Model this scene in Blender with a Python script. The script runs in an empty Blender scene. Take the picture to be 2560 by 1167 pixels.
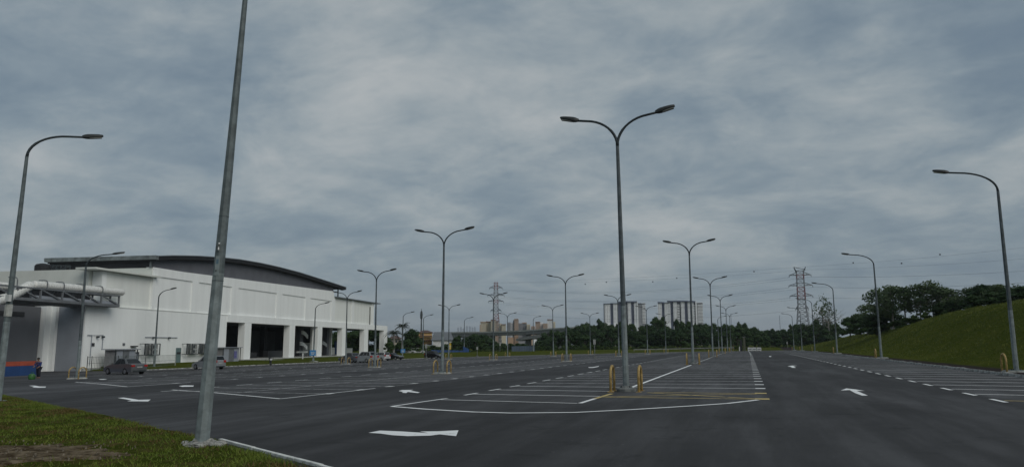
import bpy, bmesh, math, random
import numpy as np
from mathutils import Vector, Matrix, noise
random.seed(7); rng = np.random.default_rng(7)
S = bpy.context.scene; C = S.collection
PI = math.pi

# ------------------------------------------------------------------ camera
F = 1840.; Y0 = 861.; ROLL = -0.004; YAW = math.atan(582/1840.); CH = 1.6
TH = math.atan((Y0-583.5)/F)
cam = bpy.data.cameras.new('camera'); co = bpy.data.objects.new('camera', cam); C.objects.link(co)
cam.sensor_width = 36; cam.lens = 36*F/2560; cam.clip_end = 12000; cam.clip_start = .1
fw = Vector((-math.sin(YAW)*math.cos(TH), math.cos(YAW)*math.cos(TH), math.sin(TH)))
rt = Vector((math.cos(YAW), math.sin(YAW), 0)); up = rt.cross(fw)
c_, s_ = math.cos(ROLL), math.sin(ROLL)
r2 = c_*rt + s_*up; u2 = -s_*rt + c_*up
M = Matrix((r2, u2, -fw)).transposed().to_4x4(); M.translation = (0, 0, CH)
co.matrix_world = M
S.camera = co
S.view_settings.view_transform = 'Standard'; S.view_settings.look = 'None'
S.view_settings.exposure = .14; S.view_settings.gamma = 1; S.view_settings.use_curve_mapping = False

def ray(px, py):
    u = (px-1280)/F; v = -(py-583.5)/F
    u, v = c_*u-s_*v, s_*u+c_*v
    d = math.cos(TH)-math.sin(TH)*v; z = math.sin(TH)+math.cos(TH)*v
    return math.cos(YAW)*u-math.sin(YAW)*d, math.sin(YAW)*u+math.cos(YAW)*d, z
def at(px, py, d):
    """real point seen in direction of photo pixel (px,py), at horizontal range d"""
    r = ray(px, py); k = d/math.hypot(r[0], r[1])
    return Vector((r[0]*k, r[1]*k, CH+r[2]*k))
def G(X, Y):
    X = max(-69., min(13., X)); t = max(min(Y, 240)-90, 0)
    return (.0185*X if X < 0 else .007*X) - 2.5e-5*t*t
def ground(px, py):
    r = ray(px, py); t = 20.
    for _ in range(60):
        z = G(r[0]*t, r[1]*t); t = .5*t+.5*(z-CH)/r[2] if r[2] < 0 else t
    return (r[0]*t, r[1]*t)

# ------------------------------------------------------------------ sky + sun
W = bpy.data.worlds.new('World'); S.world = W; W.use_nodes = True
nt = W.node_tree; N = nt.nodes; Lk = nt.links; N.clear()
def nd(t, **k):
    n = N.new(t)
    for a, b in k.items(): setattr(n, a, b)
    return n
out = nd('ShaderNodeOutputWorld'); bg = nd('ShaderNodeBackground'); bg.inputs[1].default_value = .1
sky = nd('ShaderNodeTexSky'); sky.sky_type = 'NISHITA'; sky.sun_disc = False
SUN_EL, SUN_AZ = math.radians(36), math.radians(120)     # azimuth clockwise from +Y
sky.sun_elevation = SUN_EL; sky.sun_rotation = SUN_AZ; sky.air_density = 1.3; sky.dust_density = 2
tc = nd('ShaderNodeTexCoord'); sep = nd('ShaderNodeSeparateXYZ'); Lk.new(tc.outputs['Generated'], sep.inputs[0])
def mth(op, a, b=None, c=None, clamp=False):
    n = nd('ShaderNodeMath', operation=op); n.use_clamp = clamp
    for i, v in enumerate((a, b, c)):
        if v is None: continue
        if isinstance(v, (int, float)): n.inputs[i].default_value = v
        else: Lk.new(v, n.inputs[i])
    return n.outputs[0]
zz = mth('ADD', mth('MAXIMUM', sep.outputs[2], 0.0), .24)
px_ = mth('DIVIDE', sep.outputs[0], zz); py_ = mth('DIVIDE', sep.outputs[1], zz)
cmb = nd('ShaderNodeCombineXYZ'); Lk.new(px_, cmb.inputs[0]); Lk.new(py_, cmb.inputs[1])
def nz(vec, scale, detail, rough, dist=0, off=(0, 0, 0), sc=(1, 1, 1)):
    mp = nd('ShaderNodeMapping'); mp.inputs['Location'].default_value = off; mp.inputs['Scale'].default_value = sc
    mp.inputs['Rotation'].default_value = (0, 0, YAW)
    Lk.new(vec, mp.inputs[0]); n = nd('ShaderNodeTexNoise'); Lk.new(mp.outputs[0], n.inputs[0])
    n.inputs['Scale'].default_value = scale; n.inputs['Detail'].default_value = detail
    n.inputs['Roughness'].default_value = rough; n.inputs['Distortion'].default_value = dist
    return n.outputs[0]
n1 = nz(cmb.outputs[0], .75, 3, .5, .3, (3.1, 1.7, 0), (1, 1, 1))
n2 = nz(cmb.outputs[0], 2.4, 6, .58, .35, (7.3, 2.2, 4), (.95, 1.1, 1))
n3 = nz(cmb.outputs[0], 7.5, 6, .62, .4, (1.3, 5.2, 9), (.9, 1.1, 1))
mixn = mth('ADD', mth('ADD', mth('MULTIPLY', n1, .34), mth('MULTIPLY', n2, .50)), mth('MULTIPLY', n3, .18))
# broad brighter and darker cloud masses of this particular sky
def lobe(px, py, width, amp):
    r = Vector(ray(px, py)).normalized()
    dp = nd('ShaderNodeVectorMath', operation='DOT_PRODUCT'); Lk.new(tc.outputs['Generated'], dp.inputs[0]); dp.inputs[1].default_value = r
    a = mth('SUBTRACT', 1, dp.outputs['Value'])
    e = mth('EXPONENT', mth('MULTIPLY', a, -1/(width*width)))
    return mth('MULTIPLY', e, amp)
v = mth('ADD', mth('MULTIPLY', mth('SUBTRACT', mixn, .5), 1.15), .512)
for l in [(70, 210, .085, .075), (60, 40, .07, -.035), (300, 110, .06, .045), (370, 310, .085, -.085), (560, 290, .06, -.04), (900, 160, .13, .04), (1200, 160, .07, .03), (640, 470, .05, .045), (250, 440, .07, .03), (1520, 90, .10, .05), (1840, 40, .05, .05),
          (1290, 495, .05, -.055), (1950, 110, .06, -.05), (2350, 110, .09, -.03), (1450, 400, .075, .05), (2200, 350, .10, .03), (2400, 480, .07, .035), (2200, 470, .05, -.03), (1800, 560, .09, -.02), (1200, 330, .06, -.03), (60, 610, .08, .045), (1750, 200, .08, .035), (900, 560, .12, .01)]:
    v = mth('ADD', v, lobe(*l))
ramp = nd('ShaderNodeValToRGB'); Lk.new(v, ramp.inputs[0])
e = ramp.color_ramp.elements
stops = [(.30, (1.15, 1.64, 2.25)), (.42, (1.55, 2.05, 2.52)), (.50, (2.03, 2.53, 2.92)), (.58, (2.76, 3.18, 3.42)), (.70, (3.85, 4.08, 4.15))]
while len(e) < len(stops): e.new(.5)
for k, (p, c) in enumerate(stops): e[k].position = p; e[k].color = (*[q/5 for q in c], 1)
gain = nd('ShaderNodeVectorMath', operation='SCALE'); Lk.new(ramp.outputs[0], gain.inputs[0]); gain.inputs['Scale'].default_value = 5.0
# haze towards the horizon: cloud contrast fades into one grey blue
hz = mth('POWER', mth('SUBTRACT', 1, mth('MAXIMUM', sep.outputs[2], 0), clamp=True), 9)
mh = nd('ShaderNodeMix', data_type='RGBA'); Lk.new(mth('MULTIPLY', hz, .62), mh.inputs[0]); Lk.new(gain.outputs[0], mh.inputs[6]); mh.inputs[7].default_value = (2.0, 2.47, 2.98, 1)
ms = nd('ShaderNodeMix', data_type='RGBA'); ms.inputs[0].default_value = .94; Lk.new(sky.outputs[0], ms.inputs[6]); Lk.new(mh.outputs[2], ms.inputs[7])
Lk.new(ms.outputs[2], bg.inputs[0]); Lk.new(bg.outputs[0], out.inputs[0])

sl = bpy.data.lights.new('sun', 'SUN'); sl.energy = 1.15; sl.angle = math.radians(42); sl.color = (1, .96, .9)
so = bpy.data.objects.new('sun', sl); C.objects.link(so)
sd = Vector((math.sin(SUN_AZ)*math.cos(SUN_EL), math.cos(SUN_AZ)*math.cos(SUN_EL), math.sin(SUN_EL)))
so.rotation_euler = sd.to_track_quat('Z', 'Y').to_euler(); so.location = (0, 0, 80)

# ------------------------------------------------------------------ materials
def mat(name, col, rough=.7, metal=0, var=.15, scale=2., bump=0, bscale=30., col2=None, lo=.35, hi=.65, coat=0, detail=5, spec=.5, sc=None):
    m = bpy.data.materials.new(name); m.use_nodes = True; t = m.node_tree; b = t.nodes['Principled BSDF']
    b.inputs['Roughness'].default_value = rough; b.inputs['Metallic'].default_value = metal; b.inputs['Specular IOR Level'].default_value = spec
    if coat: b.inputs['Coat Weight'].default_value = coat; b.inputs['Coat Roughness'].default_value = .08
    tx = t.nodes.new('ShaderNodeTexCoord'); n = t.nodes.new('ShaderNodeTexNoise'); n.inputs['Scale'].default_value = scale; n.inputs['Detail'].default_value = detail; n.inputs['Roughness'].default_value = .6
    if sc:
        mp = t.nodes.new('ShaderNodeMapping'); mp.inputs['Scale'].default_value = sc; t.links.new(tx.outputs['Object'], mp.inputs[0]); t.links.new(mp.outputs[0], n.inputs[0])
    else: t.links.new(tx.outputs['Object'], n.inputs[0])
    mr = t.nodes.new('ShaderNodeMapRange'); mr.inputs[1].default_value = lo; mr.inputs[2].default_value = hi; t.links.new(n.outputs[0], mr.inputs[0])
    mx = t.nodes.new('ShaderNodeMix'); mx.data_type = 'RGBA'; t.links.new(mr.outputs[0], mx.inputs[0])
    a = [min(1, c*(1-var)) for c in col]; c2 = col2 or [min(1, c*(1+var)) for c in col]
    mx.inputs[6].default_value = (*a, 1); mx.inputs[7].default_value = (*c2, 1); t.links.new(mx.outputs[2], b.inputs['Base Color'])
    if bump:
        n2 = t.nodes.new('ShaderNodeTexNoise'); n2.inputs['Scale'].default_value = bscale; n2.inputs['Detail'].default_value = 6; t.links.new(tx.outputs['Object'], n2.inputs[0])
        bp = t.nodes.new('ShaderNodeBump'); bp.inputs['Strength'].default_value = bump; bp.inputs['Distance'].default_value = .05; t.links.new(n2.outputs[0], bp.inputs['Height']); t.links.new(bp.outputs[0], b.inputs['Normal'])
    return m
MT = {}
MT['galv'] = mat('galvanised_steel', (.20, .235, .24), .6, .1, .25, 5, .1, 12, spec=.3)
MT['upper'] = mat('silhouette_toned_upper_pole_steel', (.085, .103, .11), .6, .1, .25, 5, .1, 12, spec=.3)  # silhouette against the bright sky put into a darker pole colour
MT['armsteel'] = mat('silhouette_toned_arm_steel', (.035, .045, .05), .6, .1, .25, 5, spec=.3)  # arms coloured near black to read as silhouettes on the sky
MT['polemid'] = mat('mid_grey_pole_steel', (.12, .145, .15), .6, .1, .25, 5, .1, 12, spec=.3)
MT['galv_dark'] = mat('dark_steel', (.045, .055, .06), .5, .3, .3, 4)
MT['head'] = mat('lamp_head_metal', (.03, .034, .034), .55, .2, .2, 6)
MT['lens'] = mat('lamp_lens', (.35, .36, .33), .2, 0, .05)
MT['concrete'] = mat('concrete', (.36, .37, .35), .9, 0, .35, 3, .4, 20)
MT['concrete_dark'] = mat('dark_concrete', (.16, .17, .165), .9, 0, .3, 2, .3, 20)
MT['rubble'] = mat('broken_concrete', (.27, .27, .25), .95, 0, .5, 14, .8, 30)
MT['yellow'] = mat('yellow_hoop_paint', (.36, .23, .075), .6, 0, .35, 9, .1, 30, col2=(.50, .36, .13))
MT['white'] = mat('white_wall_paint', (.84, .86, .84), .75, 0, .05, .9, .08, 5, sc=(1, 1, .10), lo=.25, hi=.6, detail=8)
MT['white2'] = mat('off_white_wall_paint', (.76, .78, .74), .75, 0, .06, .9, .08, 5, sc=(1, 1, .10), lo=.25, hi=.6, detail=8)
MT['cream'] = mat('cream_fascia_paint', (.66, .68, .63), .7, 0, .06, .4)
MT['bluegrey'] = mat('blue_grey_wall_paint', (.27, .295, .33), .75, 0, .08, .4)
MT['grey'] = mat('grey_wall_paint', (.135, .142, .155), .75, 0, .08, .3)
MT['gable'] = mat('grey_gable_cladding', (.115, .12, .135), .7, 0, .12, .5)
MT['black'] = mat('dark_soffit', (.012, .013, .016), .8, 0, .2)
MT['roof'] = mat('metal_roof_sheet', (.19, .21, .22), .5, .4, .15, 2)
MT['fascia'] = mat('weathered_metal_fascia', (.16, .18, .18), .6, .2, .35, 1.5)
MT['duct'] = mat('duct_insulation', (.72, .72, .68), .45, .1, .22, 8, .5, 14)
MT['steel'] = mat('painted_steel_beam', (.15, .16, .17), .6, .1, .15, 2)
MT['hall'] = mat('hall_interior_shade_tone', (.07, .075, .08), .9, 0, .15, .5)  # dimness of the deep hall put into the base colour
MT['darkhall'] = mat('hall_shade_lining', (.03, .032, .036), .9, 0, .2, .5)  # darker tone that paints in the unlit depth behind openings
MT['glass'] = mat('dark_window_glass', (.012, .015, .018), .15, 0, .1, 1, spec=.3)
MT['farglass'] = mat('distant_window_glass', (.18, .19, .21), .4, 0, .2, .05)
MT['teal'] = mat('teal_grey_door_paint', (.13, .19, .19), .6, 0, .1)
MT['tyre'] = mat('tyre_rubber', (.014, .014, .015), .9, 0, .2)
MT['rim'] = mat('wheel_rim', (.35, .36, .37), .35, .7, .1)
MT['red'] = mat('tail_light_red', (.35, .02, .015), .25, 0, .1, coat=.6)
MT['plate'] = mat('number_plate', (.35, .35, .34), .5, 0, .3, 14)
MT['blue'] = mat('blue_hoarding_paint', (.015, .055, .17), .6, 0, .12, 1.2)
MT['orange'] = mat('orange_hoarding_paint', (.36, .07, .035), .6, 0, .12, 1.2)
MT['signblue'] = mat('light_blue_sign', (.05, .22, .48), .5, 0, .1, 4)
MT['signyellow'] = mat('yellow_sign', (.55, .38, .02), .5, 0, .1, 4)
MT['barrier'] = mat('white_plastic_barrier', (.6, .61, .6), .6, 0, .12, 2)
MT['bark'] = mat('bark', (.10, .085, .07), .95, 0, .35, 3, .6, 12)
MT['palebark'] = mat('pale_bark', (.22, .21, .20), .9, 0, .3, 3)
MT['curb'] = mat('kerb_concrete', (.14, .145, .14), .9, 0, .3, 2.2, .5, 25, col2=(.55, .56, .54))
MT['far_white'] = mat('apartment_white', (.85, .86, .87), .8, 0, .05, .02)
MT['far_navy'] = mat('apartment_navy', (.085, .10, .17), .8, 0, .1, .02)
MT['far_dark'] = mat('apartment_dark_glass', (.03, .035, .045), .4, 0, .2, .05)  # near-black glass for tower recesses and house windows
MT['far_grey'] = mat('apartment_grey', (.30, .31, .33), .8, 0, .05, .02)
MT['far_cream'] = mat('apartment_cream', (.56, .50, .36), .8, 0, .08, .02)
MT['far_tan'] = mat('apartment_tan', (.40, .27, .18), .8, 0, .1, .02)
MT['far_red'] = mat('apartment_roof_red', (.20, .09, .07), .8, 0, .1, .02)
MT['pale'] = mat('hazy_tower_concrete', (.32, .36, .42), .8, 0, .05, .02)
MT['pylon_red'] = mat('pylon_red', (.20, .075, .08), .6, 0, .1, .1)
MT['pylon_white'] = mat('pylon_white', (.20, .21, .23), .6, 0, .1, .1)
MT['wire'] = mat('power_cable', (.05, .055, .06), .5, 0, .05)
MT['house'] = mat('house_orange_plaster', (.62, .40, .17), .8, 0, .1, .3)
MT['tile'] = mat('brown_roof_tile', (.10, .06, .05), .85, 0, .2, 1.5)
MT['greyroof'] = mat('grey_roof_sheet', (.13, .14, .15), .7, 0, .15, .4)
MT['skin'] = mat('skin', (.22, .12, .08), .6, 0, .05)
MT['cloth_blue'] = mat('blue_work_clothes', (.015, .03, .12), .9, 0, .25, 6)
MT['cloth_dark'] = mat('dark_trousers', (.015, .018, .03), .9, 0, .25, 6)
MT['hair'] = mat('black_hair', (.01, .01, .01), .8, 0, .1)
MT['green_bag'] = mat('green_plastic', (.035, .13, .03), .5, 0, .3, 5)
MT['ac'] = mat('condenser_case', (.30, .31, .30), .6, .1, .2, 3)
def paint(name, c, metal=.35): return mat(name, c, .32, metal, .04, 1, coat=.7)

def veg(name, c1, c2, scale, sub=.25):
    m = bpy.data.materials.new(name); m.use_nodes = True; t = m.node_tree; b = t.nodes['Principled BSDF']
    b.inputs['Roughness'].default_value = .65; b.inputs['Specular IOR Level'].default_value = .2
    g = t.nodes.new('ShaderNodeNewGeometry'); o = t.nodes.new('ShaderNodeObjectInfo')
    n = t.nodes.new('ShaderNodeTexNoise'); n.inputs['Scale'].default_value = scale; n.inputs['Detail'].default_value = 4
    t.links.new(g.outputs['Position'], n.inputs[0])
    mr = t.nodes.new('ShaderNodeMapRange'); mr.inputs[1].default_value = .3; mr.inputs[2].default_value = .7; t.links.new(n.outputs[0], mr.inputs[0])
    ad = t.nodes.new('ShaderNodeMath'); ad.operation = 'MULTIPLY_ADD'; t.links.new(o.outputs['Random'], ad.inputs[0]); ad.inputs[1].default_value = .5
    t.links.new(mr.outputs[0], ad.inputs[2]); 
    ml = t.nodes.new('ShaderNodeMath'); ml.operation = 'MULTIPLY'; ml.inputs[1].default_value = .67; t.links.new(ad.outputs[0], ml.inputs[0])
    mx = t.nodes.new('ShaderNodeMix'); mx.data_type = 'RGBA'; t.links.new(ml.outputs[0], mx.inputs[0])
    mx.inputs[6].default_value = (*c1, 1); mx.inputs[7].default_value = (*c2, 1); t.links.new(mx.outputs[2], b.inputs['Base Color'])
    tr = t.nodes.new('ShaderNodeBsdfTranslucent'); t.links.new(mx.outputs[2], tr.inputs[0])
    ms = t.nodes.new('ShaderNodeMixShader'); ms.inputs[0].default_value = sub; t.links.new(b.outputs[0], ms.inputs[1]); t.links.new(tr.outputs[0], ms.inputs[2])
    t.links.new(ms.outputs[0], t.nodes['Material Output'].inputs[0]); return m
MT['leaf'] = veg('wood_foliage', (.017, .042, .018), (.056, .100, .030), .12)
MT['leaf_pale'] = veg('airy_foliage', (.036, .068, .032), (.105, .145, .062), .3)
MT['leaf_bush'] = veg('undergrowth_foliage', (.024, .055, .014), (.075, .115, .024), .15)
MT['leaf_palm'] = veg('palm_foliage', (.02, .03, .02), (.04, .05, .028), .3)
MT['blade'] = veg('grass_blade', (.075, .125, .018), (.205, .245, .040), .9, .3)

def ground_mat():
    m = bpy.data.materials.new('grass_ground'); m.use_nodes = True; t = m.node_tree; b = t.nodes['Principled BSDF']; b.inputs['Roughness'].default_value = 1; b.inputs['Specular IOR Level'].default_value = 0
    tx = t.nodes.new('ShaderNodeTexCoord')
    def no(s, d=6, r=.6):
        n = t.nodes.new('ShaderNodeTexNoise'); n.inputs['Scale'].default_value = s; n.inputs['Detail'].default_value = d; n.inputs['Roughness'].default_value = r; t.links.new(tx.outputs['Object'], n.inputs[0]); return n.outputs[0]
    def rng_(s, lo, hi):
        r = t.nodes.new('ShaderNodeMapRange'); r.inputs[1].default_value = lo; r.inputs[2].default_value = hi; t.links.new(s, r.inputs[0]); return r.outputs[0]
    def mix(f, a, b_):
        x = t.nodes.new('ShaderNodeMix'); x.data_type = 'RGBA'; t.links.new(f, x.inputs[0])
        for i, q in ((6, a), (7, b_)):
            if isinstance(q, tuple): x.inputs[i].default_value = (*q, 1)
            else: t.links.new(q, x.inputs[i])
        return x.outputs[2]
    g1 = mix(rng_(no(.12), .35, .65), (.046, .062, .012), (.085, .096, .020))
    g2 = mix(rng_(no(2.2, 8), .5, .72), g1, (.135, .120, .035))
    g3 = mix(rng_(no(7, 8, .7), .35, .7), g2, (.044, .060, .011))
    # bare soil strip beside the right hand kerb
    sp = t.nodes.new('ShaderNodeSeparateXYZ'); t.links.new(tx.outputs['Object'], sp.inputs[0])
    wob = t.nodes.new('ShaderNodeMath'); wob.operation = 'MULTIPLY_ADD'; t.links.new(no(.8), wob.inputs[0]); wob.inputs[1].default_value = 1.6; t.links.new(sp.outputs[0], wob.inputs[2])
    a1 = rng_(wob.outputs[0], 14.3, 13.6); a2 = rng_(sp.outputs[0], 9, 10)
    mu = t.nodes.new('ShaderNodeMath'); mu.operation = 'MULTIPLY'; t.links.new(a1, mu.inputs[0]); t.links.new(a2, mu.inputs[1])
    g4 = mix(mu.outputs[0], g3, (.042, .036, .036))
    t.links.new(g4, b.inputs['Base Color'])
    bp = t.nodes.new('ShaderNodeBump'); bp.inputs['Strength'].default_value = .9; bp.inputs['Distance'].default_value = .12; t.links.new(no(5, 8, .75), bp.inputs['Height']); t.links.new(bp.outputs[0], b.inputs['Normal'])
    return m
MT['ground'] = ground_mat()

def asphalt_mat():
    m = bpy.data.materials.new('asphalt'); m.use_nodes = True; t = m.node_tree; b = t.nodes['Principled BSDF']; b.inputs['Roughness'].default_value = .88; b.inputs['Specular IOR Level'].default_value = .25
    tx = t.nodes.new('ShaderNodeTexCoord'); sp = t.nodes.new('ShaderNodeSeparateXYZ'); t.links.new(tx.outputs['Object'], sp.inputs[0])
    def no(s, d=6, r=.6, sc=(1, 1, 1)):
        mp = t.nodes.new('ShaderNodeMapping'); mp.inputs['Scale'].default_value = sc; t.links.new(tx.outputs['Object'], mp.inputs[0])
        n = t.nodes.new('ShaderNodeTexNoise'); n.inputs['Scale'].default_value = s; n.inputs['Detail'].default_value = d; n.inputs['Roughness'].default_value = r; t.links.new(mp.outputs[0], n.inputs[0]); return n.outputs[0]
    def mt_(op, *a):
        n = t.nodes.new('ShaderNodeMath'); n.operation = op
        for i, q in enumerate(a):
            if isinstance(q, (int, float)): n.inputs[i].default_value = q
            else: t.links.new(q, n.inputs[i])
        return n.outputs[0]
    def rg(s, lo, hi, a=0., b_=1.):
        r = t.nodes.new('ShaderNodeMapRange'); r.interpolation_type = 'SMOOTHSTEP'; r.inputs[1].default_value = lo; r.inputs[2].default_value = hi; r.inputs[3].default_value = a; r.inputs[4].default_value = b_; t.links.new(s, r.inputs[0]); return r.outputs[0]
    # the drive lanes were laid in a newer, darker course than the bays
    fr = mt_('SUBTRACT', mt_('FRACT', mt_('ADD', mt_('DIVIDE', mt_('ADD', mt_('MULTIPLY', no(.25), .8), sp.outputs[0]), 16.2), 12.3/16.2+.5)), .5)
    lane = rg(mt_('ABSOLUTE', fr), .20, .175)
    fr_y = rg(sp.outputs[1], 20, 26)
    lane = mt_('MAXIMUM', mt_('MULTIPLY', lane, 1), mt_('SUBTRACT', 1, fr_y))
    patch = rg(no(.11, 4, .5, (1.6, .5, 1)), .50, .60)
    base = mt_('MULTIPLY_ADD', no(.5, 8, .65), .036, .033)
    v = mt_('MULTIPLY', base, mt_('SUBTRACT', 1.30, mt_('MULTIPLY', lane, .42)))
    v = mt_('MULTIPLY', v, mt_('SUBTRACT', 1, mt_('MULTIPLY', patch, .26)))
    stain = rg(no(.35, 5, .7, (.6, 2.4, 1)), .60, .70)
    v = mt_('MULTIPLY', v, mt_('SUBTRACT', 1, mt_('MULTIPLY', stain, .38)))
    drag = rg(no(.55, 6, .62, (2.2, .22, 1)), .38, .66); v = mt_('MULTIPLY', v, mt_('MULTIPLY_ADD', drag, .50, .78))
    blot = rg(no(.9, 7, .7), .56, .66); v = mt_('MULTIPLY', v, mt_('SUBTRACT', 1, mt_('MULTIPLY', blot, .32)))
    big = rg(no(.06, 3, .5), .40, .60); v = mt_('MULTIPLY', v, mt_('MULTIPLY_ADD', big, .36, .88))
    grain = no(45, 3, .7); v = mt_('MULTIPLY', v, mt_('MULTIPLY_ADD', grain, .9, .56))
    speck = rg(no(9, 2, .5), .72, .76); v = mt_('ADD', v, mt_('MULTIPLY', speck, .05))
    cb = t.nodes.new('ShaderNodeCombineColor'); t.links.new(mt_('MULTIPLY', v, 1.0), cb.inputs[0]); t.links.new(mt_('MULTIPLY', v, 1.01), cb.inputs[1]); t.links.new(mt_('MULTIPLY', v, 1.06), cb.inputs[2])
    t.links.new(cb.outputs[0], b.inputs['Base Color'])
    bp = t.nodes.new('ShaderNodeBump'); bp.inputs['Strength'].default_value = .5; bp.inputs['Distance'].default_value = .01; t.links.new(no(60, 4, .7), bp.inputs['Height']); t.links.new(bp.outputs[0], b.inputs['Normal'])
    return m
MT['asphalt'] = asphalt_mat()
def mark_mat(name, col, lo=.38, hi=.52):
    return mat(name, (.10, .10, .10), .8, 0, 0, 3.5, .2, 40, col2=col, lo=lo, hi=hi, detail=9)
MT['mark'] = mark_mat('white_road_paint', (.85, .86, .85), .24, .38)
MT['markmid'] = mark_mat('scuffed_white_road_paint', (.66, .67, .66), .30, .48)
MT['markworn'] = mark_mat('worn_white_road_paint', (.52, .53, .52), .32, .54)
MT['markyellow'] = mark_mat('yellow_road_paint', (.55, .43, .17), .28, .46)

# ------------------------------------------------------------------ mesh helpers
class MB:
    def __init__(s): s.v = []; s.f = []
    def quad(s, *p):
        b = len(s.v); s.v += [tuple(q) for q in p]; s.f.append(tuple(range(b, b+len(p))))
    def hexa(s, p):      # 8 points: bottom 4 ccw, top 4 ccw
        b = len(s.v); s.v += [tuple(q) for q in p]
        for f in ((3, 2, 1, 0), (4, 5, 6, 7), (0, 1, 5, 4), (1, 2, 6, 5), (2, 3, 7, 6), (3, 0, 4, 7)): s.f.append(tuple(b+i for i in f))
    def box(s, x0, y0, z0, x1, y1, z1):
        s.hexa([(x0, y0, z0), (x1, y0, z0), (x1, y1, z0), (x0, y1, z0), (x0, y0, z1), (x1, y0, z1), (x1, y1, z1), (x0, y1, z1)])
    def bar(s, a, b_, w, h=None, upv=(0, 0, 1)):
        h = h or w; a = Vector(a); b_ = Vector(b_); d = (b_-a).normalized(); u = Vector(upv)
        if abs(d.dot(u)) > .98: u = Vector((1, 0, 0))
        x = d.cross(u).normalized()*w/2; y = x.cross(d).normalized()*h/2
        s.hexa([a-x-y, a+x-y, a+x+y, a-x+y, b_-x-y, b_+x-y, b_+x+y, b_-x+y])
    def tube(s, pts, rad, n=8, cap=True, phase=0):
        pts = [Vector(p) for p in pts]; rad = rad if isinstance(rad, (list, tuple)) else [rad]*len(pts)
        b = len(s.v); ref = None
        for i, p in enumerate(pts):
            d = (pts[min(i+1, len(pts)-1)]-pts[max(i-1, 0)]).normalized()
            if ref is None: ref = Vector((0, 0, 1)) if abs(d.z) < .9 else Vector((1, 0, 0))
            x = d.cross(ref).normalized(); y = d.cross(x).normalized(); ref = -x.cross(d) if False else ref
            for k in range(n):
                a = 2*PI*k/n+phase; s.v.append(tuple(p+x*math.cos(a)*rad[i]+y*math.sin(a)*rad[i]))
        for i in range(len(pts)-1):
            for k in range(n):
                k2 = (k+1) % n; s.f.append((b+i*n+k, b+i*n+k2, b+(i+1)*n+k2, b+(i+1)*n+k))
        if cap: s.f.append(tuple(b+k for k in range(n))[::-1]); s.f.append(tuple(b+(len(pts)-1)*n+k for k in range(n)))
    def lathe(s, prof, cx=0, cy=0, n=16, axis='z'):
        b = len(s.v)
        for r, z in prof:
            for k in range(n):
                a = 2*PI*k/n; x, y = r*math.cos(a), r*math.sin(a)
                s.v.append((cx+x, cy+y, z) if axis == 'z' else (cx+x, z, cy+y))
        for i in range(len(prof)-1):
            for k in range(n):
                k2 = (k+1) % n; s.f.append((b+i*n+k, b+i*n+k2, b+(i+1)*n+k2, b+(i+1)*n+k))
        s.f.append(tuple(b+k for k in range(n))); s.f.append(tuple(b+(len(prof)-1)*n+k for k in range(n)))
    def prism(s, poly, z0, z1):       # poly in xy
        n = len(poly); b = len(s.v)
        s.v += [(x, y, z0) for x, y in poly]+[(x, y, z1) for x, y in poly]
        s.f.append(tuple(b+k for k in range(n))[::-1]); s.f.append(tuple(b+n+k for k in range(n)))
        for k in range(n): k2 = (k+1) % n; s.f.append((b+k, b+k2, b+n+k2, b+n+k))
    def prism_y(s, poly, y0, y1):     # poly in xz, extruded along y
        n = len(poly); b = len(s.v)
        s.v += [(x, y0, z) for x, z in poly]+[(x, y1, z) for x, z in poly]
        s.f.append(tuple(b+k for k in range(n))); s.f.append(tuple(b+n+k for k in range(n))[::-1])
        for k in range(n): k2 = (k+1) % n; s.f.append((b+k2, b+k, b+n+k, b+n+k2))
    def build(s, name, m, parent=None, smooth=False, bevel=0, label=None, kind=None):
        me = bpy.data.meshes.new(name); me.from_pydata(s.v, [], s.f)
        me.materials.append(MT[m] if isinstance(m, str) else m)
        if bevel or True:
            bm = bmesh.new(); bm.from_mesh(me)
            bmesh.ops.recalc_face_normals(bm, faces=bm.faces)
            if bevel:
                bmesh.ops.bevel(bm, geom=[e_ for e_ in bm.edges if len(e_.link_faces) == 2 and e_.calc_face_angle(0) > .5], offset=bevel, segments=2, affect='EDGES', clamp_overlap=True)
            bm.to_mesh(me); bm.free()
        if smooth:
            for p in me.polygons: p.use_smooth = True
            if smooth != 'all':
                try: me.set_sharp_from_angle(angle=.6)
                except Exception: pass
        o = bpy.data.objects.new(name, me); C.objects.link(o)
        if parent: o.parent = parent
        if label: o['label'] = label
        if kind: o['kind'] = kind
        return o
def raw(name, verts, faces, m, parent=None, kind=None):
    """fast mesh from numpy: faces (n,k)"""
    me = bpy.data.meshes.new(name); nv = len(verts); nf, k = faces.shape
    me.vertices.add(nv); me.vertices.foreach_set('co', verts.astype(np.float32).ravel())
    me.loops.add(nf*k); me.loops.foreach_set('vertex_index', faces.astype(np.int32).ravel())
    me.polygons.add(nf); me.polygons.foreach_set('loop_start', np.arange(0, nf*k, k, dtype=np.int32)); me.update(calc_edges=True)
    me.materials.append(MT[m]); o = bpy.data.objects.new(name, me); C.objects.link(o)
    if parent: o.parent = parent
    if kind: o['kind'] = kind
    return o
def thing(name, label, cat, loc=(0, 0, 0), rz=0, group=None):
    o = bpy.data.objects.new(name, None); C.objects.link(o); o.location = loc; o.rotation_euler = (0, 0, rz)
    o.empty_display_size = .3; tag(o, label, cat, group); return o
def tag(o, label, cat, group=None):
    o['label'] = label; o['category'] = cat
    if group: o['group'] = group
    return o
KIDS = {}
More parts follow.
